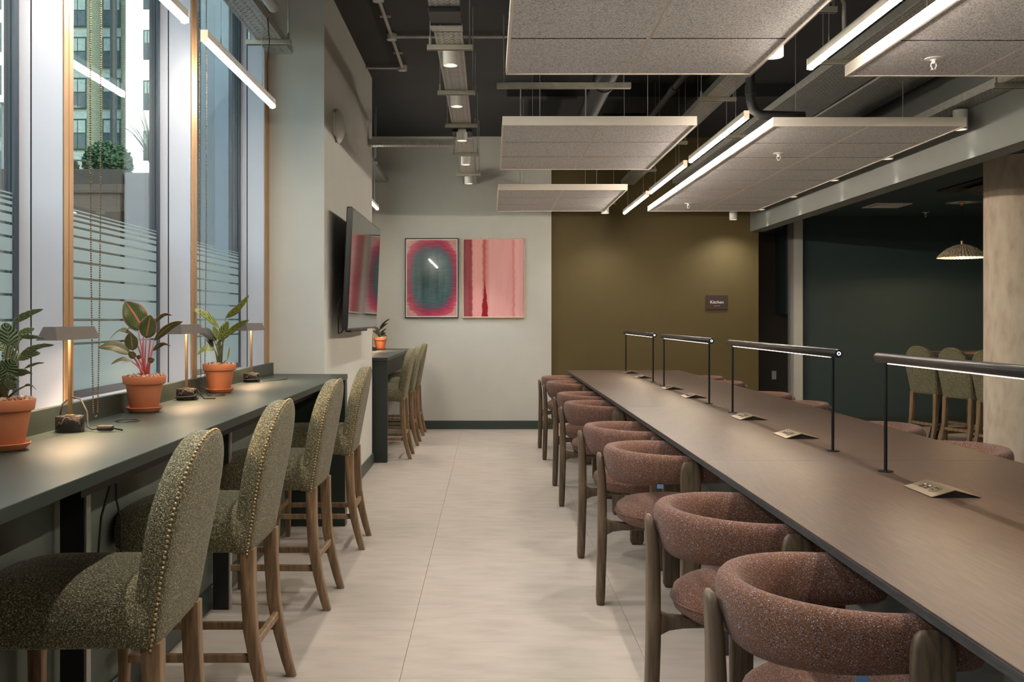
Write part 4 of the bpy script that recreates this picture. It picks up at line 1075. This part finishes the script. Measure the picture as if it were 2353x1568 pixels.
for k in range(4): one('louvre', M['brown'], t, lou(PI/4+PI/2*k), 'auto')
t = empty('ceiling_detector', (5.95, 11.6, ZR), 0, 'small white ceiling detector beside the concrete column', 'detector')
one('base_ring', M['plastic'], t, lambda b: lathe(b, [(0,0),(.055,0),(.052,-.014),(.0,-.014)], 24), 'auto'); one('sensor_body', M['plastic'], t, lambda b: cyl(b, (0,0,-.014), (0,0,-.075), .032, .026, n=18), 'auto')
# unseen lights added to brighten the teal room
for x, y in ((6.3, 9.6), (5.2, 4.5), (6.3, 6.4)):
    downlight(x, y, ZR-.093, 'white cylinder downlight added to brighten the teal room, out of view', 34)

# ================================================================ OUTSIDE
def ext_window(parent, x, y, z, w, h):
    f = bx('window', mat_ext['frame'], parent, (x-w/2, x+w/2, y-.04, y, z, z+h))
    for s in (0, 1):
        bx('window_pane', mat_ext['pane'], f, (x-w/2+.07+s*(w/2-.04), x-w/2+(w/2-.02)+s*(w/2-.05), y-.06, y-.04, z+.08, z+h*.52))
        bx('window_pane', mat_ext['pane2'], f, (x-w/2+.07+s*(w/2-.04), x-w/2+(w/2-.02)+s*(w/2-.05), y-.06, y-.04, z+h*.56, z+h-.08))
mat_ext = dict(frame=mat('ext_frame', (60,70,74), .5), pane=mat('ext_glass', (74,90,96), .1, var=.2), pane2=mat('ext_glass_blind', (150,168,168), .2, var=.15))
def brick_mat():
    m, t, b = new_mat('pale_brick'); b.inputs['Roughness'].default_value = .9
    tc = t.nodes.new('ShaderNodeTexCoord'); sp = t.nodes.new('ShaderNodeSeparateXYZ'); cb = t.nodes.new('ShaderNodeCombineXYZ')
    t.links.new(tc.outputs['Object'], sp.inputs[0]); t.links.new(sp.outputs['X'], cb.inputs['X']); t.links.new(sp.outputs['Z'], cb.inputs['Y'])
    br = t.nodes.new('ShaderNodeTexBrick'); br.inputs['Scale'].default_value = 1; br.inputs['Brick Width'].default_value = .225; br.inputs['Row Height'].default_value = .15
    br.inputs['Mortar Size'].default_value = .012; br.inputs['Color1'].default_value = lin((150,158,138)); br.inputs['Color2'].default_value = lin((138,146,128)); br.inputs['Mortar'].default_value = lin((112,120,108))
    t.links.new(cb.outputs[0], br.inputs['Vector']); t.links.new(br.outputs['Color'], b.inputs['Base Color']); return m
t = empty('brick_building', (0, 60, 0), 0, 'pale brick building seen through the middle window', 'building')
bx('facade', brick_mat(), t, (-34, -22.1, 0, 12, -3, 40))
for col in (-25.35, -23.25, -27.9, -30.2):
    for k in range(9):
        ext_window(t, col, 0, 8.85+2.52*k-2.2, 1.1, 1.9)
        bx('spandrel', mat_ext['pane2'], t, (col-.58, col+.58, -.05, 0, 8.85+2.52*k-.28, 8.85+2.52*k+.18))
t = empty('white_building', (0, 56, 0), 0, 'bright white building beside the brick one', 'building')
bx('facade', mat('white_render', (232,234,232), .8), t, (-20.9, -17.5, 0, 10, -3, 45))
for k in range(10): ext_window(t, -19.65, 0, 9.5+2.9*k-2, .45, 1.7)
t = empty('concrete_building', (0, 40, 0), 0, 'pale concrete building through the left window', 'building')
bx('facade', mat('pale_concrete', (206,208,204), .85, scale=1), t, (-32, -19.95, 0, 1.5, 10.2, 40))
bx('lower_storey', mat('grey_brick', (112,118,122), .85, scale=2), t, (-32, -20.1, .1, 1.5, -3, 10.2))
for k in range(8): ext_window(t, -20.25, .0, 3.5+1.75*k, .45, 1.2)
t = empty('planter_box', (0, 12, 0), 0, 'tall dark brown planter box outside the middle window', 'planter')
bx('box_side', mat('dark_planter', (74,64,58), .8), t, (-8.0, -4.55, 0, .6, -2, 3.0)); bx('rim', mat('planter_rim', (58,52,48), .7), t, (-8.05, -4.52, -.03, .63, 2.85, 3.14))
M['bush'] = mat('box_hedge_leaf', (44,72,48), .6, var=.4, scale=8); M['tree'] = mat('bright_tree_leaf', (120,160,58), .6, var=.3, scale=4)
def foliage(name, c, r, nn, m, sz, label, cat='shrub'):
    random.seed(nn); bm = bmesh.new()
    for _ in range(nn):
        d = Vector((random.gauss(0,1), random.gauss(0,1), random.gauss(0,1))).normalized()*random.uniform(.75,1)
        p = Vector((d.x*r[0], d.y*r[1], d.z*r[2])); a = Vector((random.gauss(0,1), random.gauss(0,1), random.gauss(0,1))).normalized(); b = a.orthogonal().normalized()
        q = [p+a*sz, p+b*sz*.6, p-a*sz, p-b*sz*.6]; bm.faces.new([bm.verts.new(v) for v in q])
    bmesh.ops.create_icosphere(bm, subdivisions=3, radius=1, matrix=Matrix.Diagonal((r[0]*.8, r[1]*.8, r[2]*.8, 1)))
    me = bpy.data.meshes.new(name); bm.to_mesh(me); bm.free(); me.materials.append(m); o = bpy.data.objects.new(name, me); COL.objects.link(o); o.location = c
    tag(o, label, cat)
foliage('box_shrub', (-4.80, 12.25, 3.26), (.30,.28,.27), 2500, M['bush'], .03, 'dark clipped round shrub in the planter outside')
foliage('box_shrub', (-5.5, 12.25, 3.2), (.32,.28,.2), 1800, M['bush'], .03, 'lower dark shrub in the planter, left of the round one')
foliage('leafy_tree', (-8.2, 15.6, 2.6), (1.0,.9,1.1), 5000, M['tree'], .08, 'bright green tree outside the left window', 'tree')
def grass(bm):
    random.seed(5)
    for k in range(70):
        a = random.uniform(0, 2*PI); L = random.uniform(.5,1.05); sp = random.uniform(.15,.6)
        pts = [(sp*math.cos(a)*f**1.6*L*.9, sp*math.sin(a)*f**1.6*L*.9, L*(f-.42*f*f*sp*1.6)) for f in (0,.25,.5,.75,1)]
        tube(bm, pts, [.008,.006,.005,.004,.001], 4)
o = one('plume_grass', mat('grass_blade', (90,98,84), .7, var=.2), None, grass, True, (-4.25, 12.3, 3.1)); tag(o, 'tall arching grass plant outside the middle window', 'grass plant')
t = bx('planter_reflection', mat('grey_planter_reflection', (98,96,100), .7), None, (-4.5, -3.9, 12.0, 12.6, -1, 3.1), .01); tag(t, 'grey planter block standing for the glass reflection, under the tall grass outside', 'planter')  # solid grey block stands in for the grey reflection on the pane
tag(one('lamp_column', mat('dark_column', (46,54,58), .6), None, lambda b: cyl(b, (-6.25,16.2,0), (-6.25,16.2,9), .055, n=14), 'auto'), 'dark slim column standing outside the middle window', 'column')
t = empty('facade_wing', (-2.6, 7.6, -1), 0, 'blue-grey panelled wing of the building outside the third window', 'building')
wm = mat('blue_grey_cladding', (112,126,140), .5, var=.04)
x = 0
for k, wdt in enumerate((.30,.05,.22,.04,.26,.08,.05)):
    bx('cladding_panel', wm if k % 2 == 0 else M['darkframe'], t, (x, x+wdt-.006, (0 if k % 2 == 0 else .03), .15, 0, 8)); x += wdt
struct(bx('ground', mat('paving', (150,146,138), .9), None, (-60, -1.7, -10, 70, -1.2, -1.0)))
